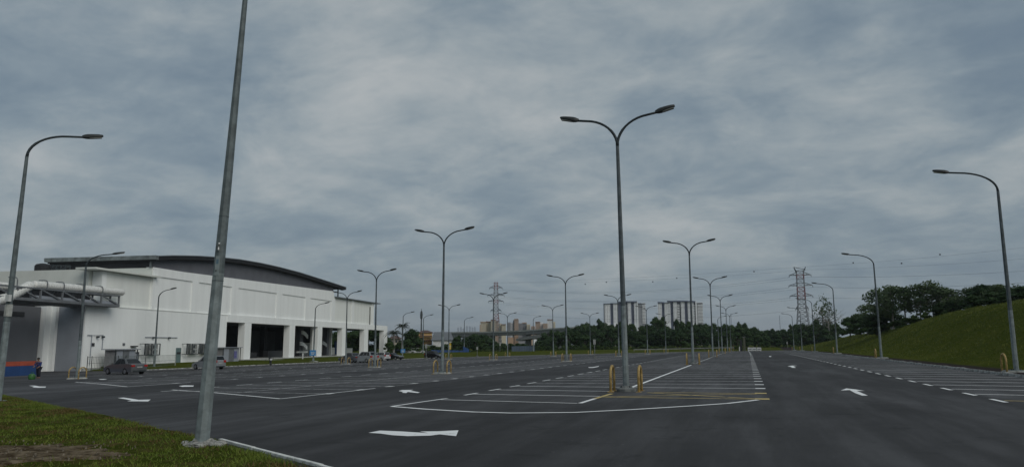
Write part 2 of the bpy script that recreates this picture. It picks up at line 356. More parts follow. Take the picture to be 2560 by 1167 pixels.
def dup(root, loc, rz=0, label=None, group=None, sc=None):
    def cp(o, par):
        c = o.copy(); C.objects.link(c)
        if par: c.parent = par
        for ch in KIDS[o.name]: cp(ch, c)
        return c
    def reg(o):
        KIDS.setdefault(o.name, list(o.children))
        for ch in o.children: reg(ch)
    if root.name not in KIDS: reg(root)
    r = cp(root, None); r.location = loc; r.rotation_euler = (0, 0, rz)
    if sc: r.scale = sc
    if label: r['label'] = label
    if group: r['group'] = group
    return r

# ================================================================== LARGE STRUCTURE
# ------------------------------------------------------------------ terrain
FAR = [(-140, 172), (-75, 152), (-69, 160), (-57, 168), (-50, 186), (-35, 198), (-15, 212), (12, 222), (200, 222)]
def interp(tab, x):
    if x <= tab[0][0]: return tab[0][1]
    for (a, b), (c, d) in zip(tab, tab[1:]):
        if x <= c: return b+(d-b)*(x-a)/(c-a)
    return tab[-1][1]
def sm(t): t = max(0, min(1, t)); return t*t*(3-2*t)
HC = [(0, 6.3), (85, 6.0), (125, 5.5), (150, 4.3), (185, 4.0), (220, 3.9), (250, 2.3), (285, .5), (320, 0)]
LEFT_IN = -69.0; RIGHT_IN = 11.45
def H(X, Y, lot=True):
    far = interp(FAR, X)
    h = G(X, Y)
    if X < LEFT_IN:
        tgt = -.78 if Y < 140 else -1.0
        h = h+(tgt-h)*sm((LEFT_IN-X)/9)*(sm((Y-66)/6)) + .07*sm((LEFT_IN-X)/.6)*sm((Y-70)/2)
    if Y > far:
        T = interp([(-120, -.9), (-50, -.2), (0, .25), (15, .3)], X)
        h = h+.1+(max(T-h, 0))*sm((Y-far)/28)
    inside = LEFT_IN-40 < X < RIGHT_IN+.05 and Y < far and not (X < LEFT_IN-.05 and Y > 71.5)
    if inside and lot: return h-.15
    if X > RIGHT_IN and Y <= far: h = h+.10
    if X > 13:
        wob = .35*noise.noise(Vector((X*.07, Y*.05, 0)))
        h += (interp(HC, Y)+wob)*sm((X-13.2)/15.5)**1.0 + .12*noise.noise(Vector((X*.35, Y*.3, 3)))*sm((X-14)/4)
    return h
def axis(lo, hi, step, ext, extra=()):
    a = list(np.arange(lo, hi+.01, step))
    d = step; x = hi
    while x < ext: d *= 1.35; x += d; a.append(x)
    d = step; x = lo
    while x > -ext: d *= 1.35; x -= d; a.append(x)
    return np.array(sorted(set([round(float(q), 3) for q in a] + list(extra))))
xs = axis(-92, 44, 1.6, 5000, (RIGHT_IN, RIGHT_IN+.12, LEFT_IN-.0, LEFT_IN-.15)); ys = axis(-6, 300, 2.0, 6000, (71.4, 71.6))
V = np.array([(x, y, H(x, y)) for y in ys for x in xs]); nx, ny = len(xs), len(ys)
idx = np.arange(nx*ny).reshape(ny, nx)
Fq = np.stack([idx[:-1, :-1], idx[:-1, 1:], idx[1:, 1:], idx[1:, :-1]], -1).reshape(-1, 4)
gr = raw('grass_ground', V, Fq, 'ground', kind='structure')
for p in gr.data.polygons: p.use_smooth = True

# the asphalt sheet: strips follow the far edge
def lotz(X, Y): return G(X, Y) if X > LEFT_IN else G(X, Y)
lot_v = []; lot_f = []
XS = list(np.arange(-109, LEFT_IN, 4.0))+[LEFT_IN]+list(np.arange(-66, 11, 3.0))+[0., RIGHT_IN]; XS = sorted(set(float(q) for q in XS))
cols = []
for X in XS:
    far = interp(FAR, X) if X >= LEFT_IN-.01 else 71.5
    col = []
    for k in range(61):
        Y = -8+(far+8)*k/60; col.append(len(lot_v)); lot_v.append((X, Y, lotz(X, Y)))
    cols.append((X, col))
for (Xa, a), (Xb, b) in zip(cols, cols[1:]):
    if Xb == LEFT_IN:                      # left apron: its own end at Y=71.5
        col = []
        for k in range(61):
            Y = -8+79.5*k/60; col.append(len(lot_v)); lot_v.append((Xb, Y, lotz(Xb, Y)))
        b = col
    for k in range(60): lot_f.append((a[k], b[k], b[k+1], a[k+1]))
mb = MB(); mb.v = lot_v; mb.f = lot_f
carpark = mb.build('car_park', 'asphalt', kind='structure')

# ------------------------------------------------------------------ painted markings (thin sheets on the asphalt)
nline = [0]; far_mb = {'mark': MB(), 'markmid': MB(), 'markworn': MB(), 'markyellow': MB()}
def strip(pts, w, m='mark', name='bay_line', z=.006, closed=False, force=None):
    pts = [Vector((p[0], p[1])) for p in pts]
    dist = min(p.length for p in pts)
    one = (force if force is not None else (dist < 62 and nline[0] < 285))
    mbx = MB() if one else far_mb[m]
    P = []
    for i in range(len(pts)-1):
        n = max(1, int((pts[i+1]-pts[i]).length/3)); P += [pts[i].lerp(pts[i+1], k/n) for k in range(n)]
    P.append(pts[-1])
    L_, R_ = [], []
    for i, p in enumerate(P):
        d = (P[min(i+1, len(P)-1)]-P[max(i-1, 0)]).normalized(); n = Vector((-d.y, d.x))*w/2
        L_.append(p+n); R_.append(p-n)
    for i in range(len(P)-1):
        q = [L_[i], R_[i], R_[i+1], L_[i+1]]; mbx.quad(*[(a.x, a.y, lotz(a.x, a.y)+z) for a in q])
    if one: nline[0] += 1; return mbx.build(name, m, carpark)
SK = -.265; PITCH = 2.67
def module(xc, k0, k1, mat_near='mark', Lx=5.0, y_base=23.1, left=True, right=True, ref=.3):
    """back-to-back angled bays round centre line xc; row ends shifted per module"""
    for k in range(k0, k1):
        y = y_base+PITCH*k
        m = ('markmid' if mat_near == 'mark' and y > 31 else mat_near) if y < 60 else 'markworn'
        w = .12
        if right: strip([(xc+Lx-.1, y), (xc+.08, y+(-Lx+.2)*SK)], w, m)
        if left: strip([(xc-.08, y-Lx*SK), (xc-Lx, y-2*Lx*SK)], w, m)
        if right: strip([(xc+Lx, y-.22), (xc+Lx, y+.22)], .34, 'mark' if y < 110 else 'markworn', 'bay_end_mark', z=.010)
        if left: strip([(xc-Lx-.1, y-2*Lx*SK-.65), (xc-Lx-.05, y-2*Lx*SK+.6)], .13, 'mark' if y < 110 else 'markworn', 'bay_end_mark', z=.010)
# middle module
XM = -4.65
strip([(-4.72, 21.4), (-4.66, 23.3)], .14, 'mark', 'centre_line', z=.008)
strip([(-4.66, 23.35), (-4.55, 25.7)], .15, 'markyellow', 'centre_line', z=.008)
strip([(-4.45, 28.4), (-4.45, 62)], .15, 'mark', 'centre_line', z=.008); strip([(-4.45, 64.8), (-4.45, 208)], .15, 'markworn', 'centre_line', z=.008)
strip([(-10.1, 20.1), (-8.6, 19.2), (-6.9, 18.4), (-5.8, 18.15), (-4.2, 18.4), (-2.9, 19.3), (-1.4, 20.6), (-.6, 21.4), (.2, 22.75)], .16, 'mark', 'edge_line', z=.008)
strip([(-10.1, 20.1), (-9.95, 21.8), (-9.75, 23.5)], .13, 'mark', 'edge_line', z=.0085)
strip([(-9.75, 22.95), (-4.8, 21.4)], .10, 'mark')
strip([(.2, 23.05), (-4.6, 24.05)], .12, 'markyellow', z=.008); strip([(.2, 25.55), (-3.2, 26.4)], .12, 'markyellow', z=.008)
strip([(.2, 23.15), (-3.4, 26.2)], .12, 'markyellow', 'cross_hatch_line', z=.0085); strip([(.2, 25.4), (-4.5, 24.15)], .12, 'markyellow', 'cross_hatch_line', z=.0085)
strip([(.32, 22.85), (.32, 23.35)], .4, 'markyellow', 'bay_end_mark', z=.0105); strip([(.32, 25.45), (.32, 25.95)], .36, 'markyellow', 'bay_end_mark', z=.0105)
module(XM, 0, 1, right=False); module(XM, 1, 2, right=False); module(XM, 2, 70)
strip([(.35, 112), (.1, 205)], .16, 'markworn', 'edge_line')
# right hand single row against the kerb
for k in range(0, 68):
    y = 23.4+2.72*k; m = 'mark' if y < 60 else 'markworn'
    strip([(6.5-.004*y, y-.6), (6.48-.004*y, y+.65)], .13, 'mark' if y < 120 else 'markworn', 'bay_end_mark', z=.010)
    strip([(6.55, y+.1), (11.35, y+.1+4.8*SK)], .13, m if k else 'markyellow')
# modules to the left
def far_at(x): return interp(FAR, x)-4
for xc, ys0, nm in ((-20.9, 26.2, 0), (-37.9, 37.0, 1), (-53.6, 50.5, 2)):
    n = int((far_at(xc)-ys0)/PITCH)-4
    module(xc, 0, n, mat_near='markworn', y_base=ys0, Lx=4.95)
strip([(-26.7, 29.7), (-22.3, 27.3), (-16.2, 23.4)], .13, 'mark', 'edge_line'); strip([(-16.2, 23.4), (-15.95, 27.8), (-15.9, 30)], .12, 'mark', 'edge_line')
strip([(-15.9, 31), (-15.6, 60)], .05, 'markworn', 'edge_line')
strip([(-20.4, 50), (-19.6, 190)], .14, 'markworn', 'centre_line'); strip([(-21, 27.2), (-20.3, 46)], .12, 'markworn', 'centre_line')
strip([(-37.2, 72), (-37.0, 185)], .14, 'markworn', 'centre_line'); strip([(-37.6, 38), (-37.2, 67)], .12, 'markworn', 'centre_line')
strip([(-44.0, 39.9), (-38.6, 36.8), (-32.7, 33.0)], .13, 'mark', 'edge_line'); strip([(-32.7, 33), (-32.8, 38)], .12, 'mark', 'edge_line')
for k in range(30):
    y = 74+2.7*k; strip([(-64, y), (-68.6, y+1.2)], .10, 'markworn'); strip([(-64.1, y-.6), (-64.1, y+.6)], .13, 'markworn', 'bay_end_mark')
for m_, b_ in far_mb.items():
    if b_.v: b_.build('bay_line', m_, carpark, kind='stuff')
# newer dark asphalt patches laid across the worn surface
MT['patch'] = mat('fresh_asphalt_patch', (.019, .019, .021), .9, 0, .3, 4, .4, 50)
def tar(poly, z=.003):
    P_ = []
    for (a, b) in poly:
        P_.append(Vector((a, b)))
    out_ = []
    for i, p_ in enumerate(P_):
        q_ = P_[(i+1) % len(P_)]; n_ = max(2, int((q_-p_).length/.6))
        for k in range(n_):
            r_ = p_.lerp(q_, k/n_); out_.append((r_.x+.18*noise.noise(Vector((r_.x*1.3, r_.y*1.3, 5))), r_.y+.3*noise.noise(Vector((r_.x*1.1, r_.y*1.1, 9)))))
    b_ = MB(); b_.v = [(a, b, lotz(a, b)+z) for a, b in out_]; b_.f = [tuple(range(len(out_)))]; b_.build('asphalt_patch', 'patch', carpark)
tar([(.9, 84), (6.0, 82.5), (6.0, 87.5), (.9, 89)]); tar([(7.2, 53), (10.8, 52), (10.9, 54), (7.2, 55.4)])
tar([(-26.2, 42), (-21.3, 40.6), (-21.2, 42.4), (-26.2, 43.9)]); tar([(-32.4, 52), (-27.6, 50.5), (-27.5, 54.5), (-32.4, 56)]); tar([(-43.5, 55), (-38, 53.6), (-38, 55), (-43.5, 56.8)])
tar([(-36.6, 60), (-33.2, 59), (-33.2, 61), (-36.6, 62.4)]); tar([(-15.4, 44), (-10.6, 42.8), (-10.6, 49), (-15.4, 50.2)]); tar([(-62, 70), (-55, 68), (-55, 70.2), (-62, 72.4)])
# arrows: shaft and barbed head, painted on the lanes
def arrow(poly, dens=1):
    b_ = MB(); b_.quad(*[(x, y, lotz(x, y)+.007) for x, y in poly]); return b_.build('direction_arrow', 'mark', carpark)
def apoly(zf, pts): return [ground(*zf(*p)) for p in pts]
z7 = lambda x, y: (900+x/2.51, 860+y/2.51)
z8 = lambda x, y: (1860+x/3.657, 840+y/3.657)
z6 = lambda x, y: (x/2.844, 900+y/2.844)
arrow(apoly(z7, [(52, 556), (125, 542), (250, 547), (330, 552), (430, 558), (375, 548), (500, 546), (618, 540), (603, 577), (500, 566), (440, 574), (300, 577), (200, 571), (130, 561)]))
arrow(apoly(z7, [(242, 293), (265, 287), (335, 286), (315, 292), (345, 296), (376, 302), (362, 306), (300, 299), (290, 306), (262, 304), (272, 299)]))
arrow(apoly(z8, [(885, 496), (935, 477), (1020, 486), (1105, 500), (1030, 499), (1132, 542), (1080, 543), (1020, 522), (965, 492)]))
arrow(apoly(z8, [(396, 274), (440, 268), (484, 270), (452, 274), (475, 288), (440, 288), (425, 278)]))
arrow(apoly(z8, [(226, 184), (236, 180), (252, 183), (246, 188), (236, 188)]))
arrow(apoly(z7, [(1430, 144), (1460, 143), (1500, 136), (1496, 141), (1465, 147), (1440, 148)]))
arrow(apoly(z6, [(836, 268), (880, 265), (930, 272), (985, 281), (1072, 279), (1052, 293), (985, 292), (903, 292), (935, 286), (890, 277)]))
arrow(apoly(z6, [(1270, 183), (1310, 178), (1378, 179), (1374, 187), (1320, 188), (1296, 189)]))
arrow(apoly(z6, [(205, 180), (250, 180), (280, 186), (328, 187), (322, 194), (270, 195), (228, 193), (245, 188)]))
arrow(apoly(z6, [(700, 134), (740, 133), (764, 136), (740, 138), (712, 138)]))

# ------------------------------------------------------------------ kerbs
kerb_r = MB(); kerb_r.v = []; 
kr = bpy.data.objects.new('kerb', None); C.objects.link(kr); kr['kind'] = 'structure'
base = None; restK = MB()
stone_protos = []
for v_ in range(4):
    b_ = MB(); j = lambda: random.uniform(-.015, .015)
    b_.hexa([(0+j(), 0, -.1), (.16+j(), 0, -.1), (.16+j(), .9, -.1), (0+j(), .9, -.1), (.01+j(), 0.01, .13+j()), (.15+j(), .01, .13+j()), (.15+j(), .88, .13+j()), (.01+j(), .88, .13+j())])
    o = b_.build('kerb_stone', 'curb', kr, bevel=.012); stone_protos.append(o.data)
    if v_: bpy.data.objects.remove(o)
    else: first_stone = o
y = 16.; cnt = 0
while y < 216:
    if y < 100:
        o = first_stone if cnt == 0 else first_stone.copy()
        if cnt: o.data = random.choice(stone_protos); C.objects.link(o); o.parent = kr
        o.location = (RIGHT_IN+random.uniform(-.02, .02), y, G(RIGHT_IN, y)+random.uniform(-.02, .01)); o.rotation_euler = (0, random.uniform(-.03, .03), random.uniform(-.02, .02)); cnt += 1
    else:
        restK.box(RIGHT_IN, y, G(RIGHT_IN, y)-.1, RIGHT_IN+.15, y+.88, G(RIGHT_IN, y)+.12)
    y += .93 if random.random() > .06 else 1.15
restK.build('kerb_stone', 'curb', kr, kind='stuff')
kl = MB(); y = 71.5
while y < 159: kl.box(LEFT_IN-.14, y, -1.5, LEFT_IN+.02, y+.95, G(LEFT_IN, y)+.11); y += .97
kl.build('kerb_stone', 'curb', kr, kind='stuff')
kf = MB()
for (xa, ya), (xb, yb) in zip(FAR[2:], FAR[3:-1]): kf.bar((xa, ya, G(xa, ya)+.02), (xb, yb, G(xb, yb)+.02), .16, .22)
kf.build('kerb_stone', 'concrete_dark', kr, kind='stuff')

# ------------------------------------------------------------------ near grass verge
EDGE = [(-60, 42), (-46, 33.8), (-34.1, 26.8), (-23.1, 20.2), (-15.9, 15.9), (-11.4, 13.2), (-9.6, 12.0), (-5.8, 9.45), (0, 5.5), (9, -.6)]
EP = []
for (a, b), (c, d) in zip(EDGE, EDGE[1:]):
    n = max(2, int(math.hypot(c-a, d-b)/.3)); EP += [(a+(c-a)*k/n, b+(d-b)*k/n) for k in range(n)]
ND = Vector((-.53, -.848))
def verge_h(x, y, w):
    nn = noise.noise(Vector((x*.8, y*.8, 0)))*.05+noise.noise(Vector((x*2.6, y*2.6, 5)))*.025
    return G(x, y)-.03+.13*sm(w/.55)+nn*sm(w/.4)+.05*sm((w-2)/5)
WS = [-.15, 0, .1, .2, .35, .55, .8]+list(np.arange(1.1, 8, .3))+[9, 11, 14, 18]
vv = []
for (x, y) in EP:
    wig = .22*noise.noise(Vector((x*.9, y*.9, 9)))+.12*noise.noise(Vector((x*3, y*3, 2)))
    for w in WS:
        ww = w+wig if x < -9.4 or w > .3 else w+.03
        X, Y = x+ND.x*ww, y+ND.y*ww; vv.append((X, Y, verge_h(X, Y, w)))
vv = np.array(vv); n1_, n2_ = len(EP), len(WS); ii = np.arange(n1_*n2_).reshape(n1_, n2_)
ff = np.stack([ii[:-1, :-1], ii[1:, :-1], ii[1:, 1:], ii[:-1, 1:]], -1).reshape(-1, 4)
MT['verge'] = mat('verge_soil_and_turf', (.052, .070, .012), 1, 0, .25, 2.2, .9, 14, col2=(.105, .080, .035), lo=.46, hi=.74, detail=9, spec=0)
vg = raw('verge_ground', vv, ff, 'verge', kind='structure')
for p in vg.data.polygons: p.use_smooth = True
# blades
NBL = 230000
t_ = rng.random(NBL)*len(EP); i0 = np.minimum(t_.astype(int), len(EP)-2); fr = t_-i0; ep = np.array(EP)
bx = ep[i0]*(1-fr[:, None])+ep[i0+1]*fr[:, None]
wv = rng.random(NBL)**1.15*9.5-.05
bx = bx+np.outer(wv, [ND.x, ND.y])
keep = (bx[:, 0] > -44) & (bx[:, 0] < 3)
bx = bx[keep]; wv = wv[keep]
dens = np.array([noise.noise(Vector((a*.55, b*.55, 1)))+.5*noise.noise(Vector((a*2.2, b*2.2, 1))) for a, b in bx])
soil = np.exp(-(((bx[:, 0]+11.5)/2.1)**2+((bx[:, 1]-9.1)/1.4)**2))
kp = (dens > -.55+rng.random(len(dens))*.35) & (rng.random(len(dens)) > soil*1.25)
bx, wv = bx[kp], wv[kp]; n = len(bx)
bz = np.array([verge_h(a, b, w) for (a, b), w in zip(bx, wv)])
ang = rng.random(n)*2*PI; hh = (.025+.045*rng.random(n)**1.6)*(1+.8*np.clip([noise.noise(Vector((a*1.3, b*1.3, 7))) for a, b in bx], -.6, 1)); ww = .007+.009*rng.random(n)
lean = rng.normal(0, .5, (n, 2))*hh[:, None]*1.3
p0 = np.c_[bx[:, 0]+np.cos(ang)*ww, bx[:, 1]+np.sin(ang)*ww, bz-.01]; p1 = np.c_[bx[:, 0]-np.cos(ang)*ww, bx[:, 1]-np.sin(ang)*ww, bz-.01]; p2 = np.c_[bx+lean, bz+hh]
dry = np.array([noise.noise(Vector((a*.75, b*.75, 11)))+.6*noise.noise(Vector((a*2.6, b*2.6, 4))) for a, b in bx])+rng.normal(0, .16, n) > .20
T3 = np.stack([p0, p1, p2], 1)
def bl_(mask, m): q = T3[mask].reshape(-1, 3); return raw('grass', q, np.arange(len(q)).reshape(-1, 3), m, kind='stuff')
MT['dryblade'] = veg('dry_grass_blade', (.075, .055, .018), (.19, .14, .05), 2.2, .25)
gd_ = bl_(dry, 'dryblade'); gd_['label'] = 'dry yellow brown grass patches on the near verge'
gb = bl_(~dry, 'blade')
gb['label'] = 'rough green and brown turf growing on the near verge'
MT['soil'] = mat('bare_brown_soil', (.075, .055, .034), 1, 0, .3, 4.5, .9, 12, col2=(.20, .16, .11), lo=.38, hi=.66, detail=10, spec=0)
SCX, SCY = -11.5, 9.1
sv = [(SCX, SCY, verge_h(SCX, SCY, 4)+.03)]; sf = []
ring = 72; lay = 16
for L__ in range(1, lay+1):
    for k in range(ring):
        a = 2*PI*k/ring; rr = (1+.55*noise.noise(Vector((math.cos(a)*1.7, math.sin(a)*1.7, 3)))+.3*noise.noise(Vector((math.cos(a)*6, math.sin(a)*6, 8))))*L__/lay
        x = SCX+math.cos(a)*2.0*rr; y = SCY+math.sin(a)*1.25*rr; w = ((x+9.6)*ND.x+(y-12.0)*ND.y)
        z = verge_h(x, y, max(0, w))+.035*(1-(L__/lay)**3)-.02*(L__ == lay)+.03*noise.noise(Vector((x*5, y*5, 0)))
        sv.append((x, y, z))
for k in range(ring): sf.append((0, 1+k, 1+(k+1) % ring))
for L__ in range(lay-1):
    for k in range(ring): a = 1+L__*ring; sf.append((a+k, a+ring+k, a+ring+(k+1) % ring, a+(k+1) % ring))
b_ = MB(); b_.v = sv; b_.f = sf; b_.build('bare_soil', 'soil', smooth='all', kind='structure')
lit = MB()
for k in range(150):
    a = random.random()*6.28; rr = random.random()**.6*1.2; x = SCX+math.cos(a)*2.0*rr; y = SCY+math.sin(a)*1.25*rr; w = max(0, ((x+9.6)*ND.x+(y-12.0)*ND.y)); z = verge_h(x, y, w)+.05; q = random.uniform(.006, .022); t0 = random.random()*6.28
    lit.hexa([(x+q*math.cos(t0+j*PI/2)*random.uniform(.6, 1.2), y+q*math.sin(t0+j*PI/2)*random.uniform(.6, 1.2), z-.02) for j in range(4)]+[(x+.7*q*math.cos(t0+j*PI/2), y+.7*q*math.sin(t0+j*PI/2), z+q*random.uniform(.2, .7)) for j in range(4)])
MT['pebble'] = mat('brown_grey_pebble', (.16, .135, .10), .95, 0, .5, 9)
o = lit.build('pebbles', 'pebble', kind='stuff'); o['label'] = 'small stones and litter on the bare brown soil patch'
# tufts that roughen the mown mound
NM = 150000
mx_ = 13.9+rng.random(NM)**.8*19; my_ = 30+rng.random(NM)**1.4*230
cl_ = np.array([noise.noise(Vector((a*.5, b*.5, 1)))+.6*noise.noise(Vector((a*1.7, b*1.7, 1))) for a, b in zip(mx_, my_)])
k_ = cl_ > -.25+rng.random(NM)*.5; mx_, my_ = mx_[k_], my_[k_]; n = len(mx_)
mz_ = np.array([H(a, b) for a, b in zip(mx_, my_)]); ang = rng.random(n)*2*PI; hh = .05+.09*rng.random(n)**2*(1+my_/120); ww = (.02+.02*rng.random(n))*(.8+my_/90)
p0 = np.c_[mx_+np.cos(ang)*ww, my_+np.sin(ang)*ww, mz_-.03]; p1 = np.c_[mx_-np.cos(ang)*ww, my_-np.sin(ang)*ww, mz_-.03]; p2 = np.c_[mx_+rng.normal(0, .04, n), my_+rng.normal(0, .04, n), mz_+hh]
MT['moundblade'] = veg('mound_grass_blade', (.055, .088, .014), (.155, .172, .032), .35, .25)
o = raw('mound_grass', np.stack([p0, p1, p2], 1).reshape(-1, 3), np.arange(3*n).reshape(-1, 3), 'moundblade', kind='stuff'); o['label'] = 'rough grass tufts all over the right hand mound'
# kerb stones at the near verge, worn white
vk = bpy.data.objects.new('verge_kerb', None); C.objects.link(vk); vk['kind'] = 'structure'
MT['curbwhite'] = mat('worn_white_kerb', (.62, .63, .60), .85, 0, .25, 5, .2, 40)
def edge_pt(s): 
    L0 = 0
    pts = EDGE[6:]
    for (a, b), (c, d) in zip(pts, pts[1:]):
        L1 = math.hypot(c-a, d-b)
        if s <= L0+L1 or (c, d) == pts[-1]: t = (s-L0)/L1; return Vector((a+(c-a)*t, b+(d-b)*t)), Vector((c-a, d-b)).normalized()
        L0 += L1
s = .0
first = None
while s < 12:
    ln = .9
    p, d = edge_pt(s); q, _ = edge_pt(s+ln-.008); n = Vector((-d.y, d.x))
    b_ = MB(); w0, w1 = -.03+random.uniform(-.006, .006), .045+random.uniform(-.012, .012); zt = .045+random.uniform(-.01, .008)
    def P(a, o, z): r = a+n*o; return (r.x, r.y, G(r.x, r.y)+z)
    b_.hexa([P(p, w0, -.05), P(q, w0, -.05), P(q, w1, -.05), P(p, w1, -.05), P(p, w0, zt), P(q, w0, zt), P(q, w1, zt), P(p, w1, zt)])
    b_.build('kerb_stone', 'curbwhite', vk, bevel=.004); s += ln

# ================================================================== EXHIBITION HALL
RZ = math.atan2(.990, -.139); P0 = (-80, 106)
hall = thing('exhibition_hall', 'large white hall with curved dark roof and an open columned arcade', 'hall', (*P0, 0), RZ)
def W_(s, n_, z): return Vector((P0[0]-.139*s+.990*n_, P0[1]+.990*s+.139*n_, z))   # world point from hall frame
def B(name, m, s0, s1, n0, n1, z0, z1, parent=None, bevel=0, label=None):
    b_ = MB(); b_.box(s0, -n1, z0, s1, -n0, z1); return b_.build(name, m, parent or hall, bevel=bevel, label=label)
ZB = -2.0
B('podium_wall', 'white', -38, -7.2, -4.6, 0, ZB, 6.4)
b_ = MB(); b_.box(-38.06, .15, ZB, -38.0, 3.9, 6.25); b_.build('end_wall_panel', 'bluegrey', hall)
B('podium_coping', 'white2', -38.1, -7.2, -4.6, .06, 6.4, 6.5)
# arcade
B('arcade_beam', 'white', -7.2, 69.6, -1.1, .12, 5.36, 6.55)
for a, b in ((-1.8, .3), (14.4, 16.6), (26.8, 29), (39.7, 42), (53.1, 55.7), (66.9, 69.6)):
    B('column', 'white', a, b, -1.1, .12, ZB, 5.36, bevel=.03)
B('arcade_floor', 'concrete', -7.2, 70, -26, 1.6, -1.4, -.62)
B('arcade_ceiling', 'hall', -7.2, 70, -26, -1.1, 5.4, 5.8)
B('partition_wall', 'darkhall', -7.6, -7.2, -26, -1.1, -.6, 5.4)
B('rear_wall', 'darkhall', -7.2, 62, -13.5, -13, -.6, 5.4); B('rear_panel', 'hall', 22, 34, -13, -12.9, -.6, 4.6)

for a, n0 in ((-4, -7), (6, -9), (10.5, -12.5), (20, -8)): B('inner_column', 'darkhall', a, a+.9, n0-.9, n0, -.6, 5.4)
for a, n0 in ((31.5, -6), (35.2, -8), (45.5, -6), (50, -9), (60, -8)): B('inner_column', 'grey' if a < 50 else 'white2', a, a+1.7, n0-1, n0, -.6, 5.4)
for a in (24.5, 34, 44): B('inner_column', 'white2', a, a+.45, -4.8, -4.3, -.6, 5.4)
def stair(s0, z0, n0, flip=1, sc=1.):
    b_ = MB(); pr = []
    for k in range(9):
        t = k/8; pr.append((s0+flip*t*3.2*sc, z0-sc*(1.0*t-.25*math.sin(t*PI))))
    for (a, za), (c, zc) in zip(pr, pr[1:]):
        b_.hexa([(a, -n0, za-.75), (c, -n0, zc-.75), (c, -n0+.25, zc-.75), (a, -n0+.25, za-.75), (a, -n0, za), (c, -n0, zc), (c, -n0+.25, zc), (a, -n0+.25, za)])
    b_.build('stair_balustrade', 'white', hall, smooth=True)
stair(30.5, 4.7, -5, 1, .9); stair(30, 2.4, -5, 1, 1.); stair(43, 2.6, -6, 1, 1.); stair(25.5, 4.2, -5, 1, .5)
B('low_wall', 'white2', 41, 53, -12, -11.7, -.6, 2.2); B('low_wall', 'white2', 58.5, 68, -9, -8.7, -.6, .9); B('low_wall', 'white2', 53.5, 56.6, -9, -8.7, -.6, 1.1)
B('low_wall', 'white2', 29, 34, -5.5, -5.2, .1, .4); B('counter', 'glass', 36, 40, -5, -4.6, -.5, .1); B('info_panel', 'blue', 56.8, 58.3, -9, -8.8, -.5, 2.6)
B('counter', 'darkhall', 3, 12, -6, -5, -.6, .4); B('counter', 'hall', 18, 24, -7, -6, -.6, .6)
# upper hall wall with recessed panels between pilasters
B('upper_wall', 'white', -26, 34.7, -1.2, -.16, 6.5, 12.2)
panels = [(-25.4, -17), (-15.4, -6.2), (-4.2, 9), (11.1, 20.9), (23.1, 33.6)]
edges = [-26.0]
for a, b in panels: edges += [a, b]
edges.append(34.7)
for a, b in zip(edges[::2], edges[1::2]): B('pilaster', 'white', a, b, -.15, 0, 6.5, 11.0)
b_ = MB(); b_.hexa([(-26, 0, 11.0), (34.7, 0, 11.0), (34.7, .17, 11.0), (-26, .17, 11.0), (-26, 0, 12.05), (34.7, 0, 13.15), (34.7, .17, 13.15), (-26, .17, 12.05)]); b_.build('parapet_band', 'white', hall)
# gable
ARC = [(-26.2, 13.72), (-23.4, 14.12), (-20, 14.5), (-16.8, 14.82), (-11, 15.28), (-5.6, 15.58), (1, 15.73), (8, 15.72), (16.2, 15.54), (25.4, 15.12), (31, 14.85), (36, 14.6), (39.4, 14.42)]
def arcz(s): return interp(ARC, s)
b_ = MB(); gs = list(np.linspace(-26, 34.7, 24))
poly = [(s, 12.0 if s < -25 else 12.0+(s+26)/60.7*1.1) for s in (gs[0], gs[-1])]+[(s, arcz(s)-.35) for s in gs[::-1]]
b_.prism_y(poly, .2, .5); b_.build('gable_wall', 'gable', hall)
ro = MB()
for (a, za), (c, zc) in zip(ARC, ARC[1:]):
    ro.hexa([(a, -.8, za-.12), (c, -.8, zc-.12), (c, 17, zc-.12), (a, 17, za-.12), (a, -.8, za), (c, -.8, zc), (c, 17, zc), (a, 17, za)])
ro.build('roof', 'roof', hall, smooth=True)
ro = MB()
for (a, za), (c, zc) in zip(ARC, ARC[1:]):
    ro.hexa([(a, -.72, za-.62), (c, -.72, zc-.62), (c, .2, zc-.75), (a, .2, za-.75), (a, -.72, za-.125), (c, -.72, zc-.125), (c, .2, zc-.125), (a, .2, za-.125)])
ro.build('roof_soffit', 'black', hall)  # black band paints in the shadow under the roof edge
B('side_fascia', 'fascia', -26.9, -26.25, -16.3, .75, 13.15, 13.7); 
b_ = MB(); b_.box(-26.6, -.6, 12.95, -26.3, 16, 13.12); b_.build('gutter', 'black', hall)
B('side_wall', 'darkhall', -25.9, -25.5, -16.3, -.5, 11.0, 13.1); B('side_parapet', 'cream', -26.1, -25.92, -13, -.2, 11.0, 12.1)
B('corner_post', 'fascia', -26.35, -26.1, -.5, -.25, 12.1, 13.2); B('roof_end_cap', 'fascia', 39.2, 39.5, -20, .8, 13.9, 14.45)
b_ = MB(); b_.tube([(36.3, -.2, 12), (36.3, -.2, 14.0)], .16, 8); b_.build('roof_post', 'galv_dark', hall)
# right wing
B('wing_wall', 'white2', 34.7, 59.7, -14, -.2, 6.5, 11.85); B('wing_pilaster', 'white', 34.7, 35.6, -.2, 0, 6.5, 12.0); B('wing_pilaster', 'white', 45.2, 46.6, -.2, -.05, 6.5, 11.85); B('wing_pilaster', 'white', 57.8, 59.7, -.2, -.02, 6.5, 11.85)
B('wing_roof', 'roof', 34.9, 63, -15, .5, 11.88, 12.08); B('wing_downpipe', 'concrete_dark', 56.9, 57.2, -.2, 0, 6.6, 10.9)
